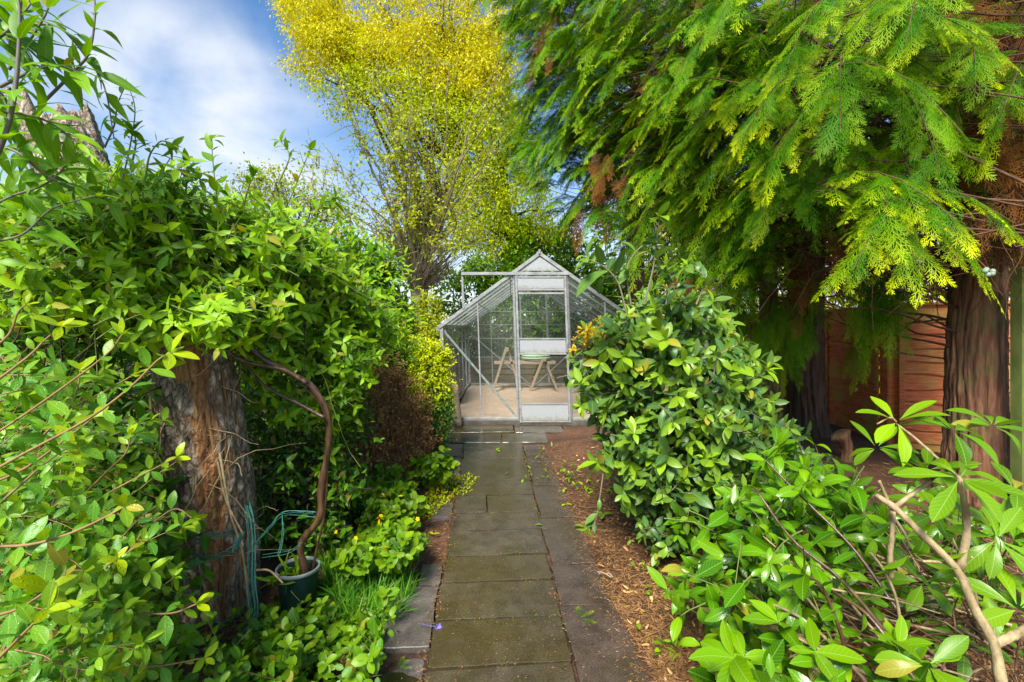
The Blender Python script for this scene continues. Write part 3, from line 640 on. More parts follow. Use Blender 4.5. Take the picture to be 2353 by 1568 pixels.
# ------------------------------------------------------------------ fence on the right
def fence_panel(p, q, zb, ht, label, nb=11):
    p = np.array(p, float); q = np.array(q, float); L = np.linalg.norm(q - p); d = (q - p) / L; n = np.array([-d[1], d[0]]);
    if n[0] > 0: n = -n                                          # towards the garden
    root = thing('lap_fence', label, 'fence', (p[0], p[1], zb), 'red brown fence panels')
    g = Geo(); X = np.array([d[0], d[1], 0]); Nn = np.array([n[0], n[1], 0])
    for k in range(nb):
        z0 = .03 + (ht - .1) / nb * k; h = (ht - .1) / nb * 1.28; K = 9
        xs = np.linspace(.04, L - .04, K); wob = .012 * np.sin(xs * 5 + k * 2.1) + .006 * G(K)
        V = []
        for i, x in enumerate(xs):
            for zz, off in ((z0 + wob[i], .045), (z0 + h, .018), (z0 + h, .008), (z0 + wob[i], .033)):
                V.append(X * x + Nn * off + UP * zz)
        f = [[4 * i + a, 4 * (i + 1) + a, 4 * (i + 1) + (a + 1) % 4, 4 * i + (a + 1) % 4] for i in range(K - 1) for a in range(4)]
        g.add(np.array(V), [np.array(f), np.array([[0, 1, 2, 3], [4 * K - 1, 4 * K - 2, 4 * K - 3, 4 * K - 4]])])
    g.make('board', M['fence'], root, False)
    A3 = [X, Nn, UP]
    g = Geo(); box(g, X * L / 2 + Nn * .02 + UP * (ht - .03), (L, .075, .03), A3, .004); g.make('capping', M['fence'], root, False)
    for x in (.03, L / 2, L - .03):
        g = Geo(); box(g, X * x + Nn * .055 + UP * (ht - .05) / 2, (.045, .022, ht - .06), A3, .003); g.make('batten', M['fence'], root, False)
    return root
def fence_post(x, y, zb, ht, label, m='fence', s=.125):
    g = Geo(); K = 10; zs = np.linspace(-.1, ht, K)
    pts = np.stack([.004 * G(K), .004 * G(K), zs], -1); box(g, (0, 0, ht / 2 - .05), (s, s, ht + .1), None, .01)
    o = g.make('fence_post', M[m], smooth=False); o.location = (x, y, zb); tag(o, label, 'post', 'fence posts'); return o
FB = [(4.0, 10.6), (4.0, 8.78), (4.0, 6.93), (4.0, 5.1)]
labs = ['fence panel farthest off, behind the big viburnum shrub', 'fence panel behind the viburnum, before the slim cypress trunk', 'sunlit red fence panel right of the dark middle cypress trunk']
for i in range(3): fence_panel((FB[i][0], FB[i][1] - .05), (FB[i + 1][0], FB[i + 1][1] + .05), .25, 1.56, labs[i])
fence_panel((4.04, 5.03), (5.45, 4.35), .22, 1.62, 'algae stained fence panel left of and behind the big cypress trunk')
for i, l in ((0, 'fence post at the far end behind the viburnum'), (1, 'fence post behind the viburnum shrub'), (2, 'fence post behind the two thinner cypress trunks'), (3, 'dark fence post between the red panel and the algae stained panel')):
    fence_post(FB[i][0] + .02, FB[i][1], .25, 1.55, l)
fence_post(3.63, 3.4, .15, 1.85, 'green algae covered post at the right edge beside the big cypress trunk', 'greenpost', .10)
# ------------------------------------------------------------------ cypress (conifer) sprays
def spray_template(seed, ns=11, sub=3, far=False):
    r = np.random.default_rng(seed); V = []; Fq = []; A = []
    def strip(p, q, w0, w1, a0, a1):
        p = np.array(p); q = np.array(q); d = q - p; n = np.array([-d[1], d[0]]) / (np.linalg.norm(d) + 1e-9); k = len(V)
        V.extend([p + n * w0, p - n * w0, q - n * w1, q + n * w1]); A.extend([a0, a0, a1, a1]); Fq.append([k, k + 1, k + 2, k + 3])
    w = .0068 if not far else .0115
    xs = np.linspace(0, 1, 5); ys = .03 * np.sin(xs * 3 + r.uniform(0, 6)) * xs
    for i in range(4): strip((xs[i], ys[i]), (xs[i + 1], ys[i + 1]), w * 1.2 * (1.1 - xs[i]), w * 1.2 * (1.1 - xs[i + 1]), xs[i], xs[i + 1])
    for i in range(ns):
        for s in (-1, 1):
            u = .05 + .9 * (i + .5 * (s > 0)) / ns; l = (.34 * (1 - u) ** .75 + .06) * (.5 + 2 * u if u < .25 else 1) * r.uniform(.4, 1.35)
            a = np.radians(r.uniform(34, 48)); d = np.array([np.cos(a), s * np.sin(a)]); p0 = np.array([u, np.interp(u, xs, ys)]); q = p0 + d * l
            strip(p0, q, w * .85, w * .45, u, min(1, u + l * .9))
            m = sub if l > .16 else max(1, sub - 1)
            for j in range(m):
                for s2 in (-1, 1):
                    f = .22 + .72 * (j + .3 * (s2 > 0)) / m; l2 = (.34 * l * (1 - f) + .035) * r.uniform(.8, 1.2); b = a * s + s2 * np.radians(r.uniform(34, 46))
                    p1 = p0 + d * l * f; q1 = p1 + np.array([np.cos(b), np.sin(b)]) * l2
                    strip(p1, q1, w * .75, w * .45, min(1, u + l * f * .9), min(1, u + (l * f + l2) * .9))
    return np.array(V), np.array(A), np.array(Fq)
SPN = [spray_template(s) for s in range(3)]; SPF = [spray_template(s + 9, 8, 2, True) for s in range(3)]
def sprays(g, P, D, N, L, droop, tip, tm=SPN, wide=1.0):
    n = len(P); D = nrm(D); S = nrm(np.cross(D, N)); N = np.cross(S, D)
    which = rng.integers(0, len(tm), n); flip = rng.choice([-1, 1], n)
    L = np.broadcast_to(np.asarray(L, float), (n,)); droop = np.broadcast_to(np.asarray(droop, float), (n,)); tip = np.broadcast_to(np.asarray(tip, float), (n,))
    for t in range(len(tm)):
        m = which == t
        if not m.any(): continue
        V, A, Fq = tm[t]; k = len(V); a = V[:, 0][None]; b = V[:, 1][None] * flip[m][:, None] * wide; l = L[m][:, None]
        zz = -(.55 * a * a * droop[m][:, None] + .35 * np.abs(b) * (.4 + droop[m][:, None])) * l + .012 * l * np.sin(31 * a + 17 * b)
        nn = -.05 * l * np.abs(b)
        W = P[m][:, None] + (a * l)[..., None] * D[m][:, None] + (b * l)[..., None] * S[m][:, None] + nn[..., None] * N[m][:, None] + zz[..., None] * UP
        tp = np.clip((A[None] - .55) / .45, 0, 1) ** 1.3 * tip[m][:, None]
        lf = np.stack([np.broadcast_to(A[None], tp.shape), np.broadcast_to(U(0, 1, m.sum(), 1), tp.shape), tp], -1)
        # one random tint per spray, not per strip: keep the strips of a spray joined in 'leaf' space through tip only
        off = (np.arange(m.sum()) * k)[:, None, None]; g.add(W, [(off + Fq[None]).reshape(-1, 4)], lf)
def bough(gF, gB, tipP, D, L, sprL, droop, tip, tm, ns=6, rb=.006):
    """boughs ending at tipP, each a drooping axis with flat sprays left and right"""
    n = len(tipP); D = nrm(D); K = 7
    base = tipP - D * L[:, None] + UP * (L * .12)[:, None]
    t = np.linspace(0, 1, K)[None, :, None]; pol = base[:, None] * (1 - t) + tipP[:, None] * t + UP * (.14 * L[:, None, None] * np.sin(np.pi * t * .9)) * (1 + droop)
    tubes(gB, pol, np.linspace(rb, rb * .3, K)[None], 4)
    T = nrm(np.gradient(pol, axis=1))
    for k in range(ns):
        f = .12 + .86 * k / ns
        for s in (-1, 1, 0) if k == ns - 1 else (-1, 1):
            x = min(f + .03 * s, .99) * (K - 1); i = int(x); fr = x - i; P = pol[:, i] * (1 - fr) + pol[:, i + 1] * fr; Tt = T[:, i]
            S = nrm(np.cross(Tt, UP)); ang = (R(44) + .26 * G(n)) * s * (1 - .35 * f); d = Tt * np.cos(ang)[:, None] + S * np.sin(ang)[:, None] - UP * (.22 + .1 * G(n))[:, None] * .6
            Nn = np.cross(S, Tt) + .28 * G(n, 3)
            sprays(gF, P, d + .08 * G(n, 3), Nn, sprL * (1.05 - .35 * f + .25 * (s == 0)) * (1 + .15 * G(n)).clip(.6, 1.4), droop + .3 * U(0, 1, n), tip * (.35 + .65 * f) * U(.5, 1.2, n), tm)
    return base
con_poly = [(1095, -30), (1130, 60), (1185, 130), (1150, 260), (1120, 300), (1190, 400), (1200, 450), (1275, 500), (1300, 560), (1400, 590), (1490, 640), (1560, 650), (1640, 690), (1740, 760), (1860, 760), (1900, 700), (2100, 650), (2300, 640), (2400, 600), (2400, -60)]
dcon = lambda x: np.interp(x, [1090, 1200, 1350, 1500, 1700, 1900, 2100, 2400], [7.6, 6.6, 5.3, 4.3, 3.4, 2.75, 2.4, 2.2])
TR = [dict(x=3.55, d=1.9, r=.22, lab='cypress tree nearest the camera, its boughs filling the upper right corner'),
      dict(x=3.64, d=3.72, r=.175, lab='cypress tree with the thick ridged trunk beside the green post'),
      dict(x=3.47, d=5.6, r=.19, lab='cypress tree with the dark middle trunk in front of the red fence'),
      dict(x=2.98, d=5.5, r=.10, lab='cypress tree with the slim orange brown trunk'),
      dict(x=2.75, d=7.3, r=.17, lab='cypress tree behind the viburnum with dark hanging sprays'),
      dict(x=2.4, d=9.3, r=.18, lab='farthest cypress tree, leaning out towards the golden tree')]
for t in TR:
    t['root'] = thing('cypress_tree', t['lab'], 'tree', (t['x'], t['d'], float(ground_z(t['x'], t['d']))), 'cypress trees along the fence')
    t['F'] = Geo(); t['B'] = Geo(); t['D'] = Geo(); t['base'] = np.array([t['x'], t['d'], float(ground_z(t['x'], t['d']))])
    g = Geo(); K = 150; S_ = 110; h = 7.5; zs = np.linspace(-.01, 1, K) ** 1.0; zs = np.sign(zs) * np.abs(zs) ** 1.3 * h; a = np.arange(S_) / S_ * 2 * np.pi
    V = []
    for z in zs:
        rad = t['r'] * (1 + .22 * np.exp(-max(z, 0) / .16)) * (1 - .09 * z)
        rid = 1 + ridges(a + t['x'], z * .8, .13) + .10 * np.exp(-max(z, 0) / .25) * np.sin(5 * a + 1) + .008 * G(S_)
        cx = .03 * math.sin(z * .9 + t['x'] * 3); V.append(np.stack([cx + rad * rid * np.cos(a), .02 * math.sin(z * 1.3) + rad * rid * np.sin(a), np.full(S_, z)], -1))
    k = np.arange(K - 1)[:, None] * S_; s = np.arange(S_)[None]; f = np.stack([k + s, k + (s + 1) % S_, k + S_ + (s + 1) % S_, k + S_ + s], -1).reshape(-1, 4)
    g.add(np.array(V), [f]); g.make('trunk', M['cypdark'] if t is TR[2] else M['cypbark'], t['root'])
def assign(P):   # the tree a bough belongs to
    c = np.array([[t['x'] - .8, t['d'] - .3] for t in TR]); return np.argmin(np.linalg.norm(P[:, None, :2] - c[None], axis=-1) + np.array([0, .2, .2, .8, 0, 0])[None], 1)
def add_boughs(P, D, L, spr, droop, tip, tm, ns=6):
    w_ = assign(P); tip = tip * U(0, 1, len(P)) ** 1.1 * 1.6
    for i, t in enumerate(TR):
        m = w_ == i
        if not m.any(): continue
        b = bough(t['F'], t['B'], P[m], D[m], L[m], spr, droop, tip[m], tm, ns)
        tz_ = np.clip(b[:, 2] - .15 - .25 * np.abs(b[:, 0] - t['x']) * U(.2, 1, m.sum()), 1.2, 7.2)
        q = np.stack([np.full(m.sum(), t['x']), np.full(m.sum(), t['d']), tz_], -1)
        mid = (q + b) / 2 + .08 * G(m.sum(), 3) - UP * .08
        tt_ = np.linspace(0, 1, 8)[None, :, None]; pol = q[:, None] * (1 - tt_) ** 2 + 2 * mid[:, None] * tt_ * (1 - tt_) + b[:, None] * tt_ ** 2 + .05 * G(m.sum(), 8, 3) * np.sin(np.pi * tt_)
        tubes(t['B'], pol, np.outer(U(.5, 1.1, m.sum()), np.linspace(.012, .004, 8)), 5)
def cdir(px, n):
    f = np.clip((px - 1700) / 600, 0, 1)[:, None]
    return (1 - f) * np.array([-.82, -.42, -.24]) + f * np.array([-.34, -.74, -.22]) + .38 * G(n, 3)
q = sample(235, [p for p in con_poly if p[0] < 1750] + [(1750, -40)]); px, py = q.T; d = dcon(px) + .25 + np.abs(G(len(px))) * .35
add_boughs(at(px, py, d), cdir(px, len(px)), U(.55, .85, len(px)), .33, .5, .5, SPF, 6)
q = sample(110, [p for p in con_poly if p[0] < 1400] + [(1400, -40)]); px, py = q.T; d = dcon(px) + .1 + np.abs(G(len(px))) * .8
add_boughs(at(px, py, d), cdir(px, len(px)), U(.55, .9, len(px)), .36, .6, .3, SPF, 6)
q = sample(80, [(1450, -40), (1330, 200), (1400, 400), (1500, 510), (1640, 570), (1740, 560), (1850, 480), (1900, 520), (2150, 460), (2330, 330), (2330, 200), (2050, -60)]); px, py = q.T; d = dcon(px) - .1 + np.abs(G(len(px))) * .3
add_boughs(at(px, py, d), cdir(px, len(px)), U(.6, .95, len(px)), .27, .45, .7, SPN, 7)
q = sample(75, [(1500, 0), (1600, 600), (1900, 620), (2330, 560), (2330, -60)]); px, py = q.T; d = dcon(px) + .7 + np.abs(G(len(px))) * .4
add_boughs(at(px, py, d), cdir(px, len(px)), U(.6, .9, len(px)), .32, .5, .2, SPF, 6)
q = sample(110, [(1190, -40), (1230, 300), (1320, 480), (1500, 600), (1700, 600), (1700, -40)]); px, py = q.T; d = dcon(px) + 1.2 + np.abs(G(len(px))) * .6
add_boughs(at(px, py, d), cdir(px, len(px)), U(.6, .95, len(px)), .42, .6, .15, SPF, 6)
# hand-placed showy boughs: (tip px, py, depth, direction, length, tip colour)
hp = [(1960, 650, 2.0, (-.75, -.5, -.3), .85, .9), (2120, 660, 1.95, (-.15, -.75, -.45), .9, 1.1), (2270, 650, 1.9, (.3, -.75, -.5), .85, 1.1), (2200, 540, 1.9, (.1, -.8, -.35), .8, 1.1), (2040, 540, 2.05, (-.5, -.7, -.3), .8, .9), (2330, 540, 2.0, (.4, -.7, -.3), .8, .8),
      (2080, 130, 1.9, (-.55, -.45, -.55), .8, 1.2), (1960, 90, 2.1, (-.75, -.4, -.3), .8, 1.1), (1930, 330, 2.2, (-.35, -.5, -.7), .7, 1.1), (1780, 380, 2.6, (-.75, -.3, -.5), .8, 1.0), (2210, 330, 2.0, (.3, -.6, -.65), .7, 1.0), (2160, 420, 2.1, (-.2, -.6, -.7), .8, .9), (1650, 70, 2.8, (-.6, -.4, -.6), .8, 1.2), (1560, 190, 3.2, (-.7, -.3, -.6), .8, 1.0), (1480, 300, 3.5, (-.8, -.3, -.5), .8, 1.1), (1710, 330, 2.7, (-.7, -.3, -.6), .7, 1.0), (2280, 130, 2.1, (.4, -.6, -.5), .7, .7), (1810, 170, 2.4, (-.6, -.4, -.6), .8, 1.0)]
hx = np.array([[*h[:3]] for h in hp]); P = at(hx[:, 0], hx[:, 1], hx[:, 2])
add_boughs(P, np.array([h[3] for h in hp]), np.array([h[4] for h in hp]), .26, .45, np.mean([h[5] for h in hp]), SPN, 8)
# dark green hanging sprays low down by the trunks
lw = [(1650, 770, 4.6), (1700, 800, 4.8), (1760, 840, 4.7), (1780, 780, 4.6), (1820, 820, 4.5), (1790, 880, 4.5), (1840, 760, 4.6), (1970, 830, 4.0), (1990, 790, 4.0), (1730, 720, 4.6), (1680, 700, 4.6), (2010, 760, 4.0), (1860, 740, 4.2), (2040, 735, 3.9), (2050, 780, 3.9), (1985, 745, 4.0), (1660, 830, 4.3), (1720, 870, 4.3), (1760, 790, 4.2), (1800, 850, 4.2), (1830, 790, 4.2), (1700, 760, 4.3)]
lx = np.array(lw, float); add_boughs(at(lx[:, 0], lx[:, 1], lx[:, 2]), np.array([-.35, -.35, -.8]) + .25 * G(len(lw), 3), U(.5, .75, len(lw)), .3, .9, .35, SPN, 6)
# dead brown inner sprays and bare twigs deep inside
q = sample(650, [(1230, 0), (1340, 420), (1500, 600), (1700, 600), (1900, 540), (2380, 560), (2380, -80), (1350, -60)]); px, py = q.T; d = dcon(px) + 1.15 + np.abs(G(len(px))) * .5
P = at(px, py, d); w_ = assign(P)
for i, t in enumerate(TR):
    m = w_ == i
    if m.any():
        n = m.sum(); sprays(t['D'], P[m], np.array([-.4, -.3, -.6]) + .6 * G(n, 3), np.array([-.5, -.7, .3]) + .5 * G(n, 3), U(.3, .55, n), .7, U(0, .6, n), SPF, 1.2)
q = sample(1400, [(1290, -40), (1340, 420), (1500, 640), (1750, 660), (1900, 600), (2380, 620), (2380, -80)]); px, py = q.T; d = dcon(px) + .6 + np.abs(G(len(px))) * .7
P = at(px, py, d); w_ = assign(P); pol = grow(P, np.array([-.7, -.35, -.25]) + .55 * G(len(P), 3), U(.25, .8, len(P)), 6, .4, .22)
for i, t in enumerate(TR):
    m = w_ == i
    if m.any(): tubes(t['B'], pol[m], np.linspace(.0042, .0015, 6)[None], 3)
q = sample(260, [(2230, -60), (2460, -60), (2460, 520), (2320, 520), (2250, 380)]); px, py = q.T; P = at(px, py, U(2.7, 3.6, 260)); w_ = assign(P)
for i, t in enumerate(TR):
    m = w_ == i; n = m.sum()
    if n: sprays(t['D'], P[m], np.array([-.5, -.2, -.4]) + .6 * G(n, 3), np.array([-.3, -.8, .3]) + .5 * G(n, 3), U(.22, .42, n), .6, U(0, .5, n), SPN, 1.2)
# rusty dead tufts seen from outside
rt = [(1370, 370, 5.0), (1390, 420, 4.9), (1420, 390, 4.9), (1240, 120, 6.2), (1260, 60, 6.2), (1350, 500, 5.0), (1850, 640, 3.9), (1920, 530, 3.1), (1560, 660, 4.0), (1600, 640, 4.0)]
for x, y, dd in rt:
    P = at(x + 22 * G(5), y + 22 * G(5), dd + .1 * G(5)); i = assign(P[:1])[0]; sprays(TR[i]['D'], P, np.array([-.5, -.4, -.6]) + .4 * G(5, 3), np.array([0, -.8, .4]) + .4 * G(5, 3), U(.2, .35, 5), .9, .6, SPN)
for t in TR:
    b = t['base']
    if t['F'].n: t['F'].make('foliage', M['conifer'], t['root'], base=b)
    if t['B'].n: t['B'].make('branchwork', M['twig'], t['root'], base=b)
    if t['D'].n: t['D'].make('dead_foliage', M['deadcon'], t['root'], base=b)
# little round cones on the near bough
def ball(g, c, r, seg=8, ring=6, sq=1.0):
    a = np.arange(seg) / seg * 2 * np.pi; e = np.linspace(-np.pi / 2 + .25, np.pi / 2 - .25, ring)
    V = np.concatenate([np.stack([r * np.cos(x) * np.cos(a), r * np.cos(x) * np.sin(a), np.full(seg, sq * r * np.sin(x))], -1) for x in e])
    k = np.arange(ring - 1)[:, None] * seg; s = np.arange(seg)[None]; f = np.stack([k + s, k + (s + 1) % seg, k + seg + (s + 1) % seg, k + seg + s], -1).reshape(-1, 4)
    g.add(V + np.asarray(c), [f, np.arange(seg)[None, ::-1], (np.arange(seg) + (ring - 1) * seg)[None]])
cone0 = None
for bi, nc in ((2, 5),):
    tipw = at(*hp[bi][:3]); i = assign(tipw[None])[0]; dv_ = nrm(np.array(hp[bi][3]))
    for k in range(nc):
        if cone0 is None: g = Geo(); ball(g, (0, 0, 0), .0105); cone0 = g.make('cone', M['cone'], TR[i]['root']); o = cone0
        else: o = cone0.copy(); C.objects.link(o); o.parent = TR[i]['root']
        o.location = tuple(tipw + np.array([.022 * G(), -.02, .035 + .012 * G()]) - TR[i]['base'])

# ------------------------------------------------------------------ trees and hedges behind
def near_idx(P, S):
    out = np.empty(len(P), int)
    for a in range(0, len(P), 400): out[a:a + 400] = np.argmin(((P[a:a + 400, None] - S[None]) ** 2).sum(-1), 1)
    return out
def crown_tree(name, label, cat, base, trunk, rt, crown, nl, leafm, L, W, per, rad, tip=None, droop=-.3, shape='ellip', lod='lo', group=None, barkm='greytwig', start=.4, twig=.006):
    root = thing(name, label, cat, base, group); base = np.asarray(base, float)
    tp = spline(trunk, 12); g = Geo(); tubes(g, tp[None], np.linspace(rt, rt * .45, 12)[None], 10, True, .05)
    g.make('trunk', M[barkm], root, base=base)
    ti = rng.integers(0, len(crown), nl); tg = crown[ti]; si = np.clip((U(start, 1, nl) * 11).astype(int), 0, 11); s = tp[si]
    mid = (s + tg) / 2 + UP * .12 * np.linalg.norm(tg - s, axis=1)[:, None] + .1 * G(nl, 3)
    t = np.linspace(0, 1, 10)[None, :, None]; pol = s[:, None] * (1 - t) ** 2 + 2 * mid[:, None] * t * (1 - t) + tg[:, None] * t * t + .03 * G(nl, 10, 3) * np.sin(np.pi * t)
    gb = Geo(); tubes(gb, pol, np.linspace(rt * .4, .008, 10)[None], 5)
    S = pol[:, 3:].reshape(-1, 3); j = near_idx(crown, S); q = S[j]
    tw = np.stack([q, (q + crown) / 2 + .05 * G(len(crown), 3) + UP * .04, crown], 1); tubes(gb, tw, np.array([[twig, twig * .7, twig * .4]]), 3)
    gb.make('branchwork', M[barkm], root, base=base)
    n = len(crown) * per; gl = Geo(); c = np.repeat(crown, per, 0); o = rad * G(n, 3) * np.array([1, 1, .7]); P = c + o
    D = nrm(nrm(o) * .6 + UP * droop + .5 * G(n, 3)); N = nrm(UP + .6 * G(n, 3))
    leaves(gl, P, D, N, L * (1 + .25 * G(n)).clip(.4, 1.8), W * (1 + .2 * G(n)).clip(.5, 1.6), shape, lod, .5, .3, np.zeros(n) if tip is None else np.repeat(tip, per))
    gl.make('crown', M[leafm], root, base=base)
    return root
# golden tree: bright yellow clusters above, greener below, behind the pollard
def plumes(P, k, L): return (P[:, None] + np.concatenate([.12 * G(len(P), k, 2), -U(0, 1, len(P), k, 1) * L], -1)).reshape(-1, 3)
def clusters(n, poly, d0, d1): q = sample(n, poly); return at(q[:, 0], q[:, 1], U(d0, d1, len(q)))
cr = clusters(270, [(590, -60), (640, 60), (700, 100), (650, 150), (720, 190), (820, 150), (930, 150), (1000, 240), (1080, 200), (1130, 260), (1180, 140), (1190, -60)], 11.3, 13.8)
cr2 = np.concatenate([clusters(150, [(820, -60), (860, 110), (1000, 190), (1060, 245), (1150, 230), (1180, 100), (1150, -60)], 11.2, 12.2), plumes(clusters(60, [(720, 60), (860, 110), (980, 170), (1150, 180), (1170, 60), (900, 40)], 11.2, 12.4), 6, .8), plumes(clusters(40, [(600, -40), (700, 60), (780, 140), (900, 100), (760, -40)], 11.4, 13), 5, .6)])
crown_tree('golden_tree', 'golden yellow tree rising above the multi-stemmed tree', 'tree', (-2.5, 12.6, .33), [(-2.5, 12.6, .3), (-2.3, 12.6, 3), (-1.5, 12.5, 6), (-1.3, 12.4, 8.5)], .2, np.concatenate([cr, cr2]), 46, 'yellow', .085, .036, 66, .14, None, -.7, 'ellip', 'lo', None, 'darkwood')
cr0 = np.concatenate([clusters(90, [(700, 60), (860, 90), (1000, 170), (1150, 230), (1180, 380), (1060, 360), (900, 300), (760, 260), (690, 180)], 11.0, 13), plumes(clusters(34, [(760, 100), (1160, 230), (1100, 300), (800, 180)], 11, 12.5), 5, .7)])
cr = clusters(520, [(1010, 260), (1190, 180), (1215, 330), (1270, 480), (1310, 560), (1180, 560), (1120, 620), (1040, 540), (1030, 420), (1000, 320)], 11.0, 13.2)
crown_tree('yellow_green_tree', 'yellow green tree between the multi-stemmed tree and the cypresses', 'tree', (.2, 12.4, .33), [(.2, 12.4, .3), (.1, 12.3, 2.5), (-.1, 12.3, 4.5), (-.3, 12.2, 6)], .14, np.concatenate([cr, cr0]), 40, 'ygreen', .085, .04, 54, .15, None, -.5, 'ellip', 'lo', None, 'darkwood')
# multi-stemmed (pollarded) tree
base = np.array([*at(962, 750, 8.5)[:2], .33]); root = thing('pollarded_tree', 'multi-stemmed grey tree with thin upright shoots and sparse small leaves', 'tree', base)
g = Geo(); tp = spline([(0, 0, -.05), (.01, 0, .8), (-.02, 0, 1.5), (-.03, 0, 2.15)], 14); tubes(g, tp[None], np.interp(np.linspace(0, 1, 14), [0, .6, .85, 1], [.12, .10, .13, .17])[None], 14, True, .08); g.make('trunk', M['greytwig'], root)
g = Geo(); gl = Geo(); n = 58; th = U(0, 2 * np.pi, n); r0 = .13 * np.sqrt(U(0, 1, n)); s = np.stack([r0 * np.cos(th), r0 * np.sin(th), 2.0 + .15 * U(0, 1, n)], -1)
spr = np.abs(G(n)) * .9; px_ = np.clip(930 + 150 * G(n), 660, 1180); top = at(px_, U(90, 420, n), 8.5 + .7 * G(n)) - base
a_ = rng.random(n) < .3; top[a_] = at(U(700, 1150, a_.sum()), U(420, 560, a_.sum()), 8.5 + .6 * G(a_.sum())) - base
mid = s + (top - s) * np.array([.28, .3, .5]) + .07 * G(n, 3); t = np.linspace(0, 1, 14)[None, :, None]
pol = s[:, None] * (1 - t) ** 2 + 2 * mid[:, None] * t * (1 - t) + top[:, None] * t * t + .03 * G(n, 14, 3) * t
pol += (.09 * np.sin(t * 9 + U(0, 6, n, 1, 1))) * t
tubes(g, pol, np.outer(U(.5, 1.0, n), np.linspace(.03, .005, 14)), 6)
q = pol[:, 4:].reshape(-1, 3); q = q[rng.integers(0, len(q), 800)]; tw = grow(q, np.array([0, 0, .45]) + .65 * G(800, 3), U(.25, .7, 800), 5, .35, .2); tubes(g, tw, np.linspace(.006, .002, 5)[None], 3)
n2 = 260; th = U(0, 6.28, n2); s2 = np.stack([.15 * np.cos(th), .15 * np.sin(th), U(1.85, 2.2, n2)], -1); d2 = np.stack([np.cos(th) + .5, np.sin(th) - .2, U(.4, 1.4, n2)], -1) + .2 * G(n2, 3)
tubes(g, grow(s2, d2, U(.4, 1.25, n2), 6, -.3, .1), np.linspace(.007, .002, 6)[None], 3)
g.make('branchwork', M['greytwig'], root)
leaf_along(gl, tw, 8, .07, .62, False, .5, 'oval', 'lo', .3, .2, .15, .6, .6)
leaf_along(gl, pol[:, 6:], 12, .055, .62, False, .4, 'oval', 'lo', .3, .2, .1, .5, .6)
q = pol[:, 8:].reshape(-1, 3); q = q[rng.integers(0, len(q), 560)]; tw2 = grow(q, .9 * G(560, 3) + np.array([0, 0, -.1]), U(.2, .6, 560), 4, .6, .2); leaf_along(gl, tw2, 7, .068, .62, False, .5, 'oval', 'lo', .3, .2, .15, .6, .6)
gl.make('crown', M['small'], root)
# hedges and shrubs filling the distance
def blob_hedge(name, label, cat, blobs, n, leafm, L, W, shape='ellip', group=None, lod='lo', upw=.5, stems=40):
    b = np.array(blobs, float); base = np.array([b[:, 0].mean(), b[:, 1].mean(), .25]); root = thing(name, label, cat, base, group)
    vol = (b[:, 3] * b[:, 5]) + b[:, 3] * b[:, 4]; i = rng.choice(len(b), n, p=vol / vol.sum()); dr = nrm(G(n, 3)); rr = U(.45, 1, n) ** .5 * (1 + .13 * np.sin(7 * dr[:, 0] + i) + .1 * np.sin(11 * dr[:, 2] + 2 * i))
    P = b[i, :3] + dr * rr[:, None] * b[i, 3:6]; m = P[:, 2] > gz(P[:, 1]) + .02; P = P[m]; dr = dr[m]; n = len(P)
    g = Geo(); leaves(g, P, nrm(dr * .7 + np.array([0, 0, -.15]) + .55 * G(n, 3)), nrm(dr * .6 + UP * upw + .45 * G(n, 3)), L * (1 + .25 * G(n)).clip(.4, 1.7), W * (1 + .2 * G(n)).clip(.5, 1.6), shape, lod, .5, .3, np.clip(U(-1.2, 1, n), 0, 1))
    g.make('foliage', M[leafm], root, base=base)
    k = rng.integers(0, n, stems); e = P[k]; s = np.stack([b[rng.integers(0, len(b), stems), 0], b[rng.integers(0, len(b), stems), 1], np.full(stems, .25)], -1); s = s * .6 + .4 * np.stack([e[:, 0], e[:, 1], np.full(stems, .3)], -1)
    t = np.linspace(0, 1, 8)[None, :, None]; g = Geo(); tubes(g, s[:, None] * (1 - t) + e[:, None] * t + .06 * G(stems, 8, 3) * np.sin(np.pi * t), np.linspace(.02, .004, 8)[None], 4); g.make('branchwork', M['darkwood'], root, base=base)
    return root
blob_hedge('laurel_hedge', 'dark green laurel hedge rising behind the greenhouse', 'hedge', [(-1.1, 11.3, 1.4, .9, .7, 1.9), (.2, 11.4, 1.6, 1.1, .7, 2.2), (1.4, 11.3, 1.6, 1.0, .7, 2.2), (2.6, 11.3, 1.3, 1.0, .7, 1.8), (.6, 11.9, 2.6, 1.2, .6, 1.5), (-2.3, 11.0, .9, .6, .5, 1.0)], 42000, 'laurelbg', .14, .055)
blob_hedge('back_hedge', 'dark hedge closing the garden at the left behind the shrubs', 'hedge', [(-3.4, 9.6, .9, 1.3, .6, 1.2), (-5.2, 8.6, 1.0, 1.3, .8, 1.5), (-6.2, 6.6, 1.0, 1.1, 1.3, 1.5), (-6.0, 4.3, 1.0, 1.0, 1.4, 1.4), (-5.4, 2.2, 1.0, .9, 1.3, 1.3)], 16000, 'laurelbg', .12, .05)
blob_hedge('light_green_bush', 'bright light green bush showing over the fence top behind the cypress trunks', 'bush', [(6.2, 9.8, 1.6, 1.6, 1.3, 1.9), (6.4, 7.2, 1.5, 1.3, 1.5, 1.6), (6.8, 5.2, 1.6, 1.3, 1.4, 1.6), (4.2, 12.0, 2.0, 1.7, 1.0, 2.2), (7.0, 9.5, 3.5, 2, 1.6, 1.5)], 15000, 'ygreen', .13, .06)
blob_hedge('dark_green_tree', 'tall dark green tree behind the farthest cypress, right of the greenhouse ridge', 'tree', [(3.6, 12.6, 4.6, 1.7, 1.2, 3.2), (3.2, 13, 6.5, 1.2, 1, 1.8)], 6000, 'laurelbg', .2, .09)
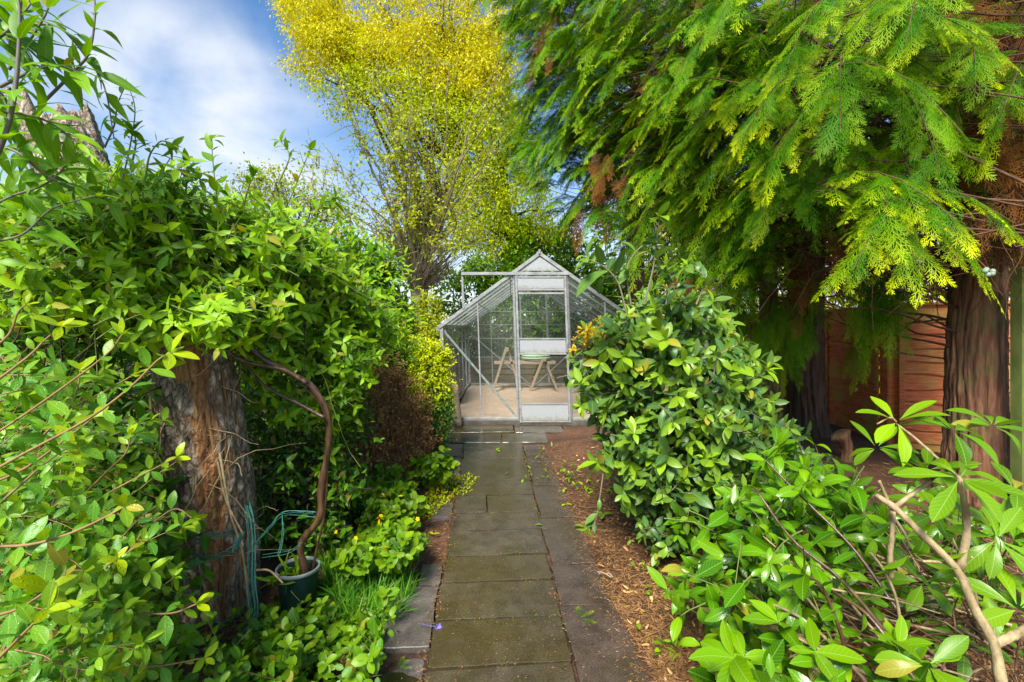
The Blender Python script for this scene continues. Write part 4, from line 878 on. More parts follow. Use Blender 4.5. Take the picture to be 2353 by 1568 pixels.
blob_hedge('dark_green_tree', 'broad dark green tree beyond the fence, glimpsed between the near cypress boughs', 'tree', [(5.6, 10.2, 4.8, 1.6, 1.5, 3.2), (7.0, 7.4, 4.6, 1.5, 1.6, 3.4), (7.2, 4.6, 4.4, 1.4, 1.5, 3.4)], 11000, 'laurelbg', .2, .09)
cr = clusters(240, [(500, 460), (560, 400), (620, 380), (700, 450), (760, 430), (810, 520), (820, 600), (700, 600), (520, 560)], 7.0, 7.9)
crown_tree('small_leaved_tree', 'airy small leaved tree showing above the left hand shrubs', 'tree', (-3.2, 7.4, .33), [(-3.2, 7.4, .3), (-3.2, 7.4, 1.5), (-3.3, 7.4, 2.4), (-3.3, 7.4, 3.2)], .06, cr, 24, 'small', .05, .032, 30, .12, None, -.1, 'oval', 'lo', None, 'darkwood')
# ------------------------------------------------------------------ shrubs: masses of sprigs
def px_poly(pts, d, K=12):
    """a stem through picture points at given depths (world points), smoothed"""
    p = np.array(pts, float); dd = np.broadcast_to(np.asarray(d, float), (len(p),)) if np.ndim(d) == 0 else np.interp(np.linspace(0, 1, len(p)), np.linspace(0, 1, len(d)), d)
    return spline(at(p[:, 0], p[:, 1], dd), K)
def twigset(root, g, P, src, r0=.012, r1=.003, K=8, side=4):
    n = len(P); t = np.linspace(0, 1, K)[None, :, None]; s = src[rng.integers(0, len(src), n)]
    mid = (s + P) / 2 + .1 * G(n, 3) + UP * .1
    tubes(g, s[:, None] * (1 - t) ** 2 + 2 * mid[:, None] * t * (1 - t) + P[:, None] * t * t, np.linspace(r0, r1, K)[None], side)
def mass(gl, gs, n, poly, dfun, thick, L, W, Ls, nodes, out=(-.1, -.6, .45), spread=.45, opp=True, shape='ovate', lod='md', droop=.5, young=.8, endsize=.6, curl=.5, el=.5, rad=.003, wave=0., lo=.04, rosette=0, start=.15, thick_s=.022, relief=1.):
    q = sample(int(n * 1.5), poly); px, py = q.T; fx = px * thick_s; fy = py * thick_s
    hv = np.sin(fx * 1.1 + 1.7 * np.sin(fy * .9 + len(poly))) * np.sin(fy * 1.3 + 1.2 * np.sin(fx * .7 + 2)) + .5 * np.sin(2.3 * fx - 1.9 * fy + 1)
    k = np.argsort(-hv - 1.1 * U(-1, 1, len(hv)))[:n]; px, py, hv = px[k], py[k], hv[k]
    d = dfun(px, py) - .16 * relief * hv + thick * U(0, 1, n) ** 1.4
    P = at(px, py, d); D = nrm(np.asarray(out) + spread * G(n, 3)); Lr = U(.7, 1.3, n) * Ls
    pol = above_ground(grow(P - D * Lr[:, None] * .6, D, Lr, 6, droop, .13), lo)
    if gs is not None: tubes(gs, pol, np.linspace(rad, rad * .4, 6)[None], 3)
    leaf_along(gl, pol, nodes, L * U(.75, 1.2, n), W, opp, el, shape, lod, curl, .25, start, young, .75, endsize, .3, wave, rosette)
    return P

# --- A. broken dead trunk
SD = 2.45
sb = at(500, 1400, SD); root = thing('tree_stump', 'broken old tree trunk with scaly bark and split orange wood, wound with green twine', 'stump', (sb[0], SD, float(gz(SD))))
S0 = np.array(root.location)
ctr = np.stack([*[np.array(v) for v in ()]]) if False else None
cl = px_poly([(512, 1440), (503, 1390), (497, 1250), (488, 1120), (465, 950), (440, 800), (415, 740)], [2.45, 2.42, 2.32, 2.3], 110) - S0
wid = np.interp(np.linspace(0, 1, 110), [0, .06, .2, .5, .85, 1], [.24, .205, .185, .172, .158, .145])
def trunk_mesh(cl, wid, S=44, rid=.06, seed=0, jag=.0, wood=True):
    r = np.random.default_rng(seed); K = len(cl); a = np.arange(S) / S * 2 * np.pi; V = []
    for i in range(K):
        z = cl[i, 2]; rd = wid[i] * (1 + ridges(a + seed, z * 2.2, rid * 1.1) + rid * .4 * np.sin(17 * z + 3 * np.sin(4 * a)) + .012 * r.normal(size=S) + .12 * np.exp(-i / 4.) * np.sin(5 * a + .6))
        dz = jag * (i / (K - 1)) ** 12 * (np.sin(3 * a + 1) + .7 * np.sin(8 * a) + .5 * np.sin(17 * a)); V.append(np.stack([cl[i, 0] + rd * np.cos(a), cl[i, 1] + rd * np.sin(a), np.full(S, z) + dz], -1))
    V.append(cl[-1][None] - np.array([[0, 0, wid[-1] * .5]]) + 0 * V[-1] * 0 + (V[-1] - cl[-1]) * np.array([.35, .35, .1]))
    K += 1; k = np.arange(K - 1)[:, None] * S; s = np.arange(S)[None]; f = np.stack([k + s, k + (s + 1) % S, k + S + (s + 1) % S, k + S + s], -1).reshape(-1, 4)
    g = Geo(); V = np.array(V); lf = np.zeros_like(V); lf[:, :, 1] = (a / (2 * np.pi))[None] if wood else 0; lf[:, :, 2] = V[:, :, 2]; g.add(V, [f, (np.arange(S) + (K - 1) * S)[None]], lf); return g
trunk_mesh(cl, wid, 120, .055, 3, .05).make('trunk', M['stump'], root)
cl2 = px_poly([(425, 790), (380, 690), (310, 590), (230, 480), (160, 370), (118, 262)], [2.35, 2.5, 2.75], 80) - S0
trunk_mesh(cl2, np.linspace(.14, .18, 80), 90, .06, 5, .045, False).make('leaning_limb', M['stump'], root)
g = Geo()   # raw split wood: long slivers down the right front of the trunk
for k in range(34):
    a = R(-58 + 46 * rng.random() ** .8 + 8 * G()); i0 = int(U(10, 75)); ln = int(U(12, 35)); i1 = min(i0 + ln, 107); ii = np.linspace(i0, i1, 8).astype(int); off = wid[ii] * (.985 + .05 * rng.random()) - .002
    aa = a + np.linspace(0, .12 * G(), 8); pts = np.stack([cl[ii, 0] + off * np.cos(aa), cl[ii, 1] + off * np.sin(aa), np.linspace(cl[i0, 2], cl[i1, 2], 8)], -1)
    tubes(g, pts[None], (U(.003, .010) * np.array([.35, .8, 1, 1, .95, .9, .7, .25]))[None], 5)
g.make('split_wood', M['rawwood'], root)
g = Geo()   # squarish torn patch near the top
i = 82; a = R(-80)
for k in range(5):
    aa = a + .09 * (k - 2); z0, z1 = cl[i, 2] + .02 * G(), cl[98, 2] + .02 * G(); zz = np.linspace(z0 - .02, z1, 6); xs = np.interp(zz, cl[:, 2], cl[:, 0]); ys = np.interp(zz, cl[:, 2], cl[:, 1]); w_ = np.interp(zz, cl[:, 2], wid)
    tubes(g, np.stack([xs + w_ * math.cos(aa), ys + w_ * math.sin(aa), zz], -1)[None], .012, 5, True, .1)
g.make('torn_patch', M['rawwood'], root)
g = Geo(); n = 70  # dry rootlets and twigs round the trunk
th = U(-3.0, .2, n); z = U(.02, 1.9, n); w_ = np.interp(z, cl[:, 2], wid) * 1.06; P = np.stack([np.interp(z, cl[:, 2], cl[:, 0]) + w_ * np.cos(th), np.interp(z, cl[:, 2], cl[:, 1]) + w_ * np.sin(th), z], -1)
tg = np.stack([-np.sin(th), np.cos(th), 0 * th], -1) * rng.choice([-1, 1], n)[:, None]; tubes(g, grow(P, tg * .6 + np.stack([np.cos(th), np.sin(th), 0 * th], -1) * .25 + UP * G(n)[:, None] * .8, U(.1, .5, n), 7, .3, .3), np.linspace(.0035, .0012, 7)[None], 3)
for pts in ([(450, 1210), (455, 1290), (480, 1380), (505, 1435)], [(505, 1040), (530, 1180), (560, 1280), (575, 1430), (590, 1470)], [(500, 1060), (520, 1150), (560, 1230)], [(345, 900), (350, 1000), (345, 1080)], [(590, 1310), (620, 1312), (650, 1340)]):
    tubes(g, px_poly(pts, 2.16)[None] - S0, np.linspace(.006, .004, 12)[None], 5)
g.make('dry_stems', M['tanstem'], root)
g = Geo(); q = sample(240, [(330, 600), (400, 600), (430, 740), (400, 770), (350, 700)]); P = at(q[:, 0], q[:, 1], 2.25 + .2 * rng.random(240)) - S0
tubes(g, grow(P, G(240, 3), U(.08, .25, 240), 6, .1, .45), np.linspace(.003, .001, 6)[None], 3); g.make('dead_tangle', M['twig'], root)
# twine
g = Geo()
def loops(pts, d, n, jit, r=.0016):
    for k in range(n):
        p = px_poly(pts, d, 26); p = p + jit * G(3) + .35 * jit * np.cumsum(G(26, 3), 0) / 4; tubes(g, p[None], r, 3)
loops([(385, 1225), (430, 1228), (500, 1226), (560, 1215)], [2.2, 2.08, 2.2], 7, .008); loops([(400, 1255), (450, 1275), (500, 1278), (550, 1250)], [2.2, 2.06, 2.2], 5, .008)
loops([(570, 1160), (580, 1200), (583, 1260), (582, 1340), (588, 1400), (575, 1440), (540, 1480)], 2.12, 9, .009); loops([(545, 1230), (538, 1265), (555, 1225)], 2.1, 8, .006)
loops([(585, 1250), (620, 1210), (650, 1180), (720, 1182)], 2.15, 4, .01); loops([(383, 1225), (392, 1240), (402, 1262)], 2.16, 7, .006); loops([(350, 900), (335, 930), (360, 960), (440, 960)], 2.2, 2, .006)
loops([(470, 1420), (500, 1432), (540, 1415), (575, 1370)], 2.12, 3, .006); loops([(600, 1280), (660, 1270), (690, 1250)], 2.15, 2, .005); loops([(648, 1180), (650, 1230), (640, 1270)], 2.15, 3, .008)
o = g.make('twine', M['twine'], base=S0); o.location = tuple(S0); tag(o, 'tangled green twine wound round the broken tree trunk and trailing to the soil', 'twine')

# --- B. climber over the trunk with its twisted stem out of the pot
base = at(700, 1330, 2.41); base[2] = gz(2.41) + .1; vr = thing('climbing_shrub', 'bushy climber with a twisted brown stem, its leaves covering the broken trunk', 'climber', base)
g = Geo()
for pts, d, r in (([(706, 1370), (700, 1310), (692, 1250), (735, 1190), (738, 1120), (755, 1020), (748, 940), (705, 880), (620, 835), (560, 790), (470, 740)], [2.41, 2.38, 2.3, 2.25], .017),
                  ([(712, 1360), (722, 1290), (745, 1180), (752, 1060), (745, 950), (700, 890), (660, 850)], [2.43, 2.36, 2.28], .0055), ([(745, 960), (690, 930), (600, 880), (540, 800)], [2.28, 2.35], .008), ([(705, 880), (650, 850), (560, 830), (500, 790)], [2.27, 2.2], .010)):
    p = px_poly(pts, d, 40); tubes(g, p[None] - base, (r * np.linspace(1.15, .75, 40) * (1 + .10 * np.sin(np.arange(40) * 1.7) + .06 * np.sin(np.arange(40) * .6)))[None], 12, True, .09)
g.make('stem', M['vinewood'], vr)
dv = lambda x, y: np.interp(x, [0, 300, 600, 950], [1.95, 2.05, 2.5, 3.5]) + np.clip((560 - y) / 300, 0, 1) * .35
polyA = [(-40, 440), (60, 460), (150, 430), (260, 410), (330, 400), (450, 435), (560, 455), (640, 500), (700, 510), (760, 580), (830, 640), (890, 700), (900, 750), (860, 790), (820, 800), (780, 830), (760, 890), (745, 890), (690, 850), (600, 830), (520, 770), (440, 760), (390, 770), (330, 720), (210, 690), (100, 650), (-40, 640)]
gl = Geo(); gs = Geo()
P = mass(gl, gs, 1500, polyA, dv, .75, .062, .40, .26, 6, (-.05, -.55, .5), .5, False, 'ovate', 'md', .6, .8, .55, .5, .45, .0028, rosette=3)
P2 = mass(gl, gs, 500, polyA, lambda x, y: dv(x, y) - .12, .2, .072, .38, .3, 6, (.05, -.6, .4), .5, False, 'ovate', 'md', .7, .9, .55, .5, .45, .0028, rosette=4)
mass(gl, gs, 260, [(300, 660), (450, 630), (560, 660), (520, 740), (430, 730), (390, 740)], lambda x, y: 2.05 + 0 * x, .15, .06, .42, .22, 6, (0, -.6, .2), .5, False, 'ovate', 'md', .6, .9, .55, rosette=4)
src = px_poly([(430, 780), (520, 760), (640, 700), (760, 700)], [2.4, 2.5, 2.9, 3.2], 10); twigset(vr, gs, np.concatenate([P[:110], P2[:40]]), src, .010, .0025)
mass(gl, gs, 150, [(745, 800), (800, 790), (850, 800), (840, 850), (800, 900), (790, 1010), (765, 1060), (750, 960)], lambda x, y: 2.8 + 0 * x, .4, .06, .42, .24, 6, (.05, -.55, .4), .5, False, 'ovate', 'md', .6, .6, .6, rosette=3)
mass(gl, gs, 70, [(560, 800), (680, 870), (730, 920), (700, 960), (600, 900)], lambda x, y: 2.65 + 0 * x, .3, .058, .42, .22, 6, (.05, -.55, .3), .5, False, 'ovate', 'md', .6, .5, .6, rosette=3)
# long wiry runners
k = sample(45, polyA); k = k[k[:, 0] < 760]; st = at(k[:, 0], k[:, 1], dv(k[:, 0], k[:, 1]) - .05); tubes(gs, grow(st, np.array([.5, -.2, -.05]) * rng.choice([-1, 1], len(k))[:, None] + .5 * G(len(k), 3), U(.4, .9, len(k)), 10, .5, .12), np.linspace(.003, .0015, 10)[None], 3)
glv, gsv = gl, gs

# --- C. buddleia shoots against the sky, upper left
base = np.array([-2.9, 2.3, .12]); br = thing('buddleia_bush', 'tall bush with long pointed leaves on arching shoots against the sky at upper left', 'bush', base); gl = Geo(); gs = Geo(); gp = Geo()
def shoot(pts, d, L, W, nodes, g_st, r=.006, young=.5, shape='lance', lod='hi', opp=True, el=.55, start=.1, K=16, gl_=None, curl=.7, ros=0, wave=.04):
    p = px_poly(pts, d, K)[None]; tubes(g_st, p, np.linspace(r, r * .4, K)[None], 6)
    leaf_along(gl if gl_ is None else gl_, p, nodes, L, W, opp, el, shape, lod, curl, .22, start, young, .7, .5, .2, wave, ros)
for pts, d, L, r in (([(-30, 400), (5, 330), (30, 240), (42, 130), (45, 20), (30, -60)], 1.5, .155, .009), ([(100, 235), (170, 165), (205, 120), (218, 40), (215, -30)], 1.75, .135, .006), ([(60, 60), (130, 60), (190, 120), (240, 200), (262, 320)], 1.8, .12, .005),
                     ([(20, 160), (70, 90), (110, 20), (120, -60)], 1.7, .14, .006), ([(0, 200), (60, 170), (130, 150), (190, 170)], 1.6, .15, .006), ([(-30, 260), (40, 260), (110, 280), (180, 330)], 1.55, .14, .006), ([(240, 340), (262, 290), (270, 240), (285, 205)], 1.9, .075, .004), ([(-20, 100), (30, 60), (70, 10)], 1.6, .15, .006), ([(-30, 330), (40, 350), (100, 400), (170, 430)], 1.6, .14, .006), ([(80, 260), (120, 320), (160, 400)], 1.75, .12, .005), ([(-30, 20), (10, 60), (30, 140)], 1.7, .14, .006),
                     ([(280, 420), (300, 330), (310, 250), (292, 190)], 2.0, .06, .0035), ([(-30, 480), (30, 450), (110, 420), (180, 350)], 1.6, .13, .005), ([(-40, 560), (50, 540), (120, 480), (220, 450)], 1.6, .12, .005), ([(-40, 180), (10, 230), (40, 330), (50, 420)], 1.7, .14, .006)):
    shoot(pts, d, L, .27, 9 if L > .1 else 8, gs, r, .45)
mass(gl, gs, 60, [(-40, 420), (150, 420), (330, 400), (450, 460), (640, 520), (760, 560), (700, 640), (450, 640), (200, 620), (-40, 600)], lambda x, y: np.interp(x, [0, 300, 600, 950], [1.85, 2.0, 2.45, 3.2]), .4, .095, .30, .32, 5, (.05, -.5, .5), .5, True, 'lance', 'hi', .5, .5, .65, .7, .5, .004, wave=.04, rosette=3)
gl.make('foliage', M['buddleia'], br, base=base); gs.make('branchwork', M['purplestem'], br, base=base)
# shoots of the climber sticking up above its top edge
gl, gs = glv, gsv; base = np.array(vr.location)
for pts, d, L in (([(502, 560), (500, 470), (492, 400), (485, 322)], 2.2, .085), ([(610, 560), (660, 470), (690, 400), (712, 345)], 2.3, .075), ([(335, 400), (345, 355), (370, 325), (395, 335)], 2.1, .07), ([(420, 470), (430, 420), (432, 370)], 2.2, .08), ([(300, 390), (312, 330), (305, 300)], 2.0, .07), ([(560, 470), (575, 420), (590, 395)], 2.4, .07), ([(640, 420), (665, 360), (645, 325)], 2.3, .06), ([(820, 640), (850, 590), (880, 570)], 3.0, .1), ([(700, 520), (740, 470), (770, 455)], 2.7, .09)):
    shoot(pts, d, L, .36, 7, gs, .0045, .5, 'ovate', 'hi', True, .7, .35, ros=4)
gl.make('foliage', M['vine'], vr, base=base); gs.make('branchwork', M['greenstem'], vr, base=base)

# --- D. shrub with pairs of oval rain-wet leaves on long arching stems, front left
base = np.array([-2.2, 1.5, .08]); hr = thing('oval_leaved_shrub', 'shrub with rain-wet paired oval leaves and yellow tips on arching stems at front left', 'shrub', base); gl = Geo(); gs = Geo()
for pts, d, L, nn in (([(-40, 900), (65, 820), (100, 785), (140, 750)], 1.35, .055, 6), ([(-40, 1000), (0, 990), (125, 905), (245, 815), (280, 770)], 1.35, .055, 8), ([(-20, 1085), (60, 1040), (200, 965), (300, 890), (360, 830), (392, 812)], 1.22, .056, 8), ([(-40, 1255), (60, 1253), (150, 1230), (230, 1195), (285, 1165)], 1.05, .062, 7), ([(120, 1225), (240, 1140), (330, 1090), (405, 1052)], 1.5, .05, 8), ([(180, 1385), (290, 1405), (390, 1410), (452, 1388)], 1.35, .055, 6), ([(30, 1490), (100, 1494), (200, 1500), (250, 1480)], 1.3, .045, 9), ([(200, 1525), (280, 1520), (350, 1532), (470, 1512)], 1.5, .05, 8),
                      ([(-40, 1310), (100, 1312), (220, 1308), (270, 1285)], 1.3, .05, 6), ([(-40, 1190), (30, 1130), (110, 1060), (170, 1020)], 1.25, .058, 6), ([(-40, 820), (20, 770), (40, 720), (60, 700)], 1.4, .05, 6), ([(270, 1180), (330, 1210), (400, 1170), (440, 1190)], 1.5, .052, 6), ([(100, 1000), (150, 950), (175, 905), (185, 850)], 1.5, .055, 6), ([(-30, 1420), (40, 1400), (90, 1370), (110, 1355)], 1.1, .06, 5), ([(-40, 1120), (60, 1075), (150, 1010), (215, 960)], 1.3, .056, 7), ([(160, 940), (240, 900), (310, 860)], 1.6, .05, 6), ([(200, 1130), (250, 1080), (290, 1040), (300, 1000)], 1.55, .05, 6), ([(-30, 1540), (60, 1450), (110, 1400)], 1.05, .06, 6)):
    p = px_poly(pts, d, 16)[None]; tubes(gs, p, np.linspace(.0042, .002, 16)[None], 5); leaf_along(gl, p, nn, L, .47, True, .35, 'ellip', 'hi', .3, .18, .06, .7, .75, .75, .22, .02, 3)
dh = lambda x, y: np.interp(y, [700, 1000, 1300, 1568], [1.7, 1.5, 1.3, 1.15]) + np.clip(x - 150, 0, 300) / 300 * .35
mass(gl, gs, 210, [(-60, 760), (100, 830), (230, 900), (330, 960), (330, 1100), (380, 1180), (300, 1250), (400, 1380), (300, 1440), (200, 1600), (-60, 1600)], dh, .4, .05, .46, .3, 6, (.55, -.35, .25), .35, True, 'ellip', 'md', .5, .3, .75, .3, .35, .003, rosette=3)
mass(gl, gs, 70, [(-60, 1340), (120, 1330), (220, 1380), (480, 1500), (640, 1568), (600, 1640), (-60, 1640)], lambda x, y: 1738 / (y - 690 + 180) + .0 * x, .2, .05, .52, .26, 6, (.5, -.3, .5), .4, True, 'oval', 'md', .4, .2, .75, .3, .35, .003, rosette=3)
gl.make('foliage', M['hyper'], hr, base=base); gs.make('branchwork', M['redstem'], hr, base=base)
# --- E. dark long-leaved undergrowth behind it
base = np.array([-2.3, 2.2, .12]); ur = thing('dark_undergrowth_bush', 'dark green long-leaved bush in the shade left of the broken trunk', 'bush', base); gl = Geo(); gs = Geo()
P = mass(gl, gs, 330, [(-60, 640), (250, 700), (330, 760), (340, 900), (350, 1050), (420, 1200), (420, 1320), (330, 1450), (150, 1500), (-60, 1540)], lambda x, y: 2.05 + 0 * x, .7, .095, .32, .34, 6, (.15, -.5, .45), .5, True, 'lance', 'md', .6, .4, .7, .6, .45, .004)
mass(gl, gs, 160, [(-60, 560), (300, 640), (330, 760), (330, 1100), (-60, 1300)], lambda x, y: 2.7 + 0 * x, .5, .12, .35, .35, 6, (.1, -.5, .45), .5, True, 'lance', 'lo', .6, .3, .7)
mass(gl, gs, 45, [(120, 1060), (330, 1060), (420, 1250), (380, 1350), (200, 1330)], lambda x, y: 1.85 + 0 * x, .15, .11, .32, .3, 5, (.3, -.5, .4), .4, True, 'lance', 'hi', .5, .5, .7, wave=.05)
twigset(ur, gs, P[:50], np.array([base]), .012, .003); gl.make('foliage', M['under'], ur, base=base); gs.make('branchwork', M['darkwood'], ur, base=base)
# --- F. shaded leafy plants between trunk and brown bush
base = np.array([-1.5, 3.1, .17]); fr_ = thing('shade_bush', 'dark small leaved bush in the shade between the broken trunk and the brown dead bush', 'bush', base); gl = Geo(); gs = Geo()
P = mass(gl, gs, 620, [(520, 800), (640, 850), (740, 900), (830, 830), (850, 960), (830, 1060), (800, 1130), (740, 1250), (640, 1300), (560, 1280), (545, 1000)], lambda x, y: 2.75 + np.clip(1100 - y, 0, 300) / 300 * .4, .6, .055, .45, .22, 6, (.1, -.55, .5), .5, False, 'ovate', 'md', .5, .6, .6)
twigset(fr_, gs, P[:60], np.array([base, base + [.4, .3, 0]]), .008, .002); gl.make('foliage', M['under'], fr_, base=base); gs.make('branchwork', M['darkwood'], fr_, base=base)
# --- G. brown dead bush and golden privet beside it
bb = at(885, 1110, 4.05); bb[2] = gz(4.05) + .03; dr_ = thing('dead_bush', 'brown dead twiggy bush in front of the golden privet', 'bush', bb); gs = Geo(); gl = Geo(); n = 620
th = U(0, 6.28, n); r0 = np.sqrt(U(0, 1, n)); s = np.stack([.14 * r0 * np.cos(th), .12 * r0 * np.sin(th), 0 * th], -1); lob = 1 + .16 * np.sin(3 * th + 1) + .1 * np.sin(7 * th) + .14 * G(n); e = np.stack([.33 * lob * r0 * np.cos(th), .27 * lob * r0 * np.sin(th), .88 - .22 * r0 ** 3 + .08 * G(n) - U(0, .55, n) * (r0 > .55)], -1)
t = np.linspace(0, 1, 7)[None, :, None]; mid = (s + e) / 2 + np.stack([.13 * r0 * np.cos(th), .1 * r0 * np.sin(th), -.08 + 0 * th], -1); pol = s[:, None] * (1 - t) ** 2 + 2 * mid[:, None] * t * (1 - t) + e[:, None] * t * t + .03 * G(n, 7, 3) * t
tubes(gs, pol, np.linspace(.0055, .003, 7)[None], 3); q = pol[:, 2:].reshape(-1, 3)[rng.integers(0, n * 5, 2200)]; tw = grow(q, np.array([0, 0, .7]) + .55 * G(2200, 3), U(.05, .16, 2200), 4, -.2, .25); tubes(gs, tw, .0022, 3)
leaf_along(gl, tw, 6, .026, .5, False, .6, 'oval', 'lo', .2, .2, .3, .9, .8); gs.make('twig_mass', M['deadtwig'], dr_); gl.make('dry_leaves', M['dead'], dr_)
def blob_bush(name, label, blobs, n, leafm, L, W, Ls, nodes, base, young=.9, twigs=80, gm=None, opp=True, shape='oval', lod='lo', upb=.5):
    b = np.array(blobs, float); rt = thing(name, label, 'bush', base); i = rng.integers(0, len(b), n); drr = nrm(G(n, 3)); drr[:, 1] = np.where(rng.random(n) < .7, -np.abs(drr[:, 1]), drr[:, 1]); rr = U(.5, 1, n) ** .5
    P = b[i, :3] + drr * b[i, 3:6] * rr[:, None]; k = P[:, 2] > gz(P[:, 1]) + .05; P, drr = P[k], drr[k]; n = len(P); D = nrm(drr * .7 + UP * upb + .4 * G(n, 3)); gl = Geo(); gs = Geo()
    pol = above_ground(grow(P - D * Ls * .5, D, Ls * U(.7, 1.3, n), 5, .2, .15)); tubes(gs, pol, np.linspace(.0025, .001, 5)[None], 3); leaf_along(gl, pol, nodes, L, W, opp, .5, shape, lod, .35, .25, .1, young, .7, .7, .3)
    twigset(rt, gs, P[:twigs], np.array([base]), .01, .0025); gl.make('foliage', M[leafm], rt, base=np.asarray(base)); gs.make('branchwork', M['darkwood'], rt, base=np.asarray(base)); return rt
c1 = at(965, 840, 4.6); c2 = at(990, 900, 4.55); c3 = at(930, 880, 4.65)
blob_bush('golden_privet', 'golden yellow privet bush left of the greenhouse door', [(*c1, .26, .25, .24), (*c2, .22, .24, .3), (*c3, .3, .25, .25), (*at(1000, 830, 4.6), .14, .16, .16), (*at(905, 800, 4.7), .22, .2, .2)], 1500, 'golden', .03, .5, .12, 6, (c2[0] - .1, 4.6, .25))
blob_bush('green_privet', 'green privet bush under the golden privet beside the path', [(*at(985, 985, 4.45), .2, .22, .24), (*at(1000, 940, 4.5), .17, .2, .2), (*at(950, 1010, 4.5), .18, .2, .2)], 800, 'privet', .028, .5, .12, 6, (c2[0] - .05, 4.45, .24), .4)
blob_bush('broad_leaved_shrub', 'leafy mid green shrub with drooping pale leaf tips behind the golden privet', [(*at(850, 690, 4.9), .36, .35, .36), (*at(800, 680, 4.7), .4, .4, .4), (*at(900, 740, 5.0), .2, .25, .25), (*at(830, 780, 4.6), .35, .3, .3), (*at(760, 600, 4.8), .4, .4, .35), (*at(860, 620, 5.0), .25, .3, .2)], 900, 'mid', .10, .36, .24, 6, (-1.5, 4.9, .27), .9, 60, None, False, 'ovate', 'md')
blob_bush('fine_leaved_shrub', 'fine leaved grey green shrub just above the brown dead bush', [(*at(850, 800, 4.4), .3, .25, .22), (*at(900, 810, 4.5), .25, .25, .2), (*at(800, 850, 4.2), .28, .25, .25)], 800, 'mid', .034, .42, .16, 7, (-1.3, 4.4, .24), .3, 60, None, True, 'ovate', 'lo')
blob_bush('rough_shrub', 'brownish green scrub left of the greenhouse gable', [(*at(985, 740, 7.4), .2, .3, .5), (*at(1000, 800, 7.2), .2, .3, .4), (*at(940, 790, 7.4), .35, .3, .5)], 600, 'small', .05, .5, .2, 6, (-1.3, 7.4, .33), .5)
blob_bush('left_border_shrub', 'tall green shrub in the left border behind the climber', [(-3.3, 5.6, 1.2, .7, .7, .95), (-2.5, 5.4, 1.1, .6, .6, .9), (-4.2, 4.8, 1.2, .7, .8, 1.0), (-3.2, 4.2, 1.0, .6, .6, .8)], 1600, 'mid', .08, .42, .25, 6, (-3.2, 5.2, .28), .5, 60, None, False, 'ovate', 'lo')

# --- N. viburnum right of the greenhouse
base = np.array([1.15, 3.35, .22]); vb = thing('viburnum_shrub', 'grey green viburnum shrub with veined leaves right of the greenhouse door', 'shrub', base); gl = Geo(); gs = Geo(); go = Geo()
polyV = [(1330, 770), (1390, 730), (1440, 700), (1500, 690), (1570, 690), (1650, 740), (1700, 790), (1730, 860), (1750, 950), (1720, 1000), (1660, 1060), (1640, 1110), (1580, 1130), (1520, 1140), (1470, 1120), (1430, 1070), (1370, 1050), (1350, 960), (1320, 900), (1310, 830)]
polyV = [(x + max(0, 30 - (x - 1310) * .06), y) for x, y in polyV]
dvb = lambda x, y: 2.75 + np.abs(x - 1500) / 200 * .12 + np.clip(900 - y, 0, 200) / 200 * .2
P = mass(gl, gs, 420, polyV, dvb, .75, .088, .42, .24, 6, (-.1, -.55, .4), .55, True, 'ellip', 'md', .35, .55, .75, .45, .45, .004, rosette=3)
mass(gl, gs, 110, polyV, lambda x, y: dvb(x, y) - .12, .2, .1, .42, .24, 5, (-.15, -.6, .35), .5, True, 'ellip', 'hi', .4, .9, .75, .45, .45, .004, wave=.03, rosette=4)
mass(gl, gs, 90, [(1640, 1000), (1780, 960), (1880, 1040), (1900, 1120), (1760, 1150), (1660, 1120)], lambda x, y: 3.0 + 0 * x, .5, .085, .45, .24, 5, (-.1, -.5, .3), .5, True, 'ellip', 'md', .5, .4, .75, rosette=3)
mass(gl, gs, 50, [(1440, 1080), (1560, 1060), (1680, 1080), (1640, 1220), (1500, 1230)], lambda x, y: 2.75 + 0 * x, .3, .085, .48, .24, 5, (-.1, -.5, .1), .5, True, 'ellip', 'hi', .8, .5, .75, rosette=2)
for pts, d, L in (([(1440, 720), (1420, 650), (1390, 615), (1350, 595)], 2.35, .135), ([(1480, 700), (1500, 620), (1510, 550), (1515, 500)], 2.35, .10), ([(1450, 700), (1440, 620), (1470, 570), (1500, 560)], 2.4, .11), ([(1600, 700), (1620, 640), (1580, 610)], 2.4, .10), ([(1530, 700), (1540, 650), (1530, 610)], 2.7, .09), ([(1640, 860), (1650, 820), (1680, 800), (1700, 790)], 2.4, .12), ([(1660, 960), (1710, 945), (1760, 970)], 2.45, .11), ([(1390, 1060), (1370, 1190), (1350, 1215)], 2.7, .07), ([(1500, 1160), (1540, 1130), (1560, 1110)], 2.6, .08)):
    shoot(pts, d, L, .42, 6, gs, .005, .8, 'ellip', 'hi', True, .5, .3, ros=4, wave=.03)
twigset(vb, gs, P[:110], base + np.array([[0, 0, 0], [.2, .1, 0], [-.15, .05, 0], [.35, .2, 0]]), .014, .004)
mass(go, gs, 15, [(1325, 770), (1380, 750), (1380, 800), (1330, 805)], lambda x, y: 2.8 + 0 * x, .1, .036, .4, .12, 4, (-.3, -.4, .6), .4, True, 'ellip', 'md', .1, .9, .8, rosette=3)
gl.make('foliage', M['viburnum'], vb, base=base); go.make('orange_young_foliage', M['orange'], vb, base=base); gs.make('branchwork', M['greytwig'], vb, base=base)

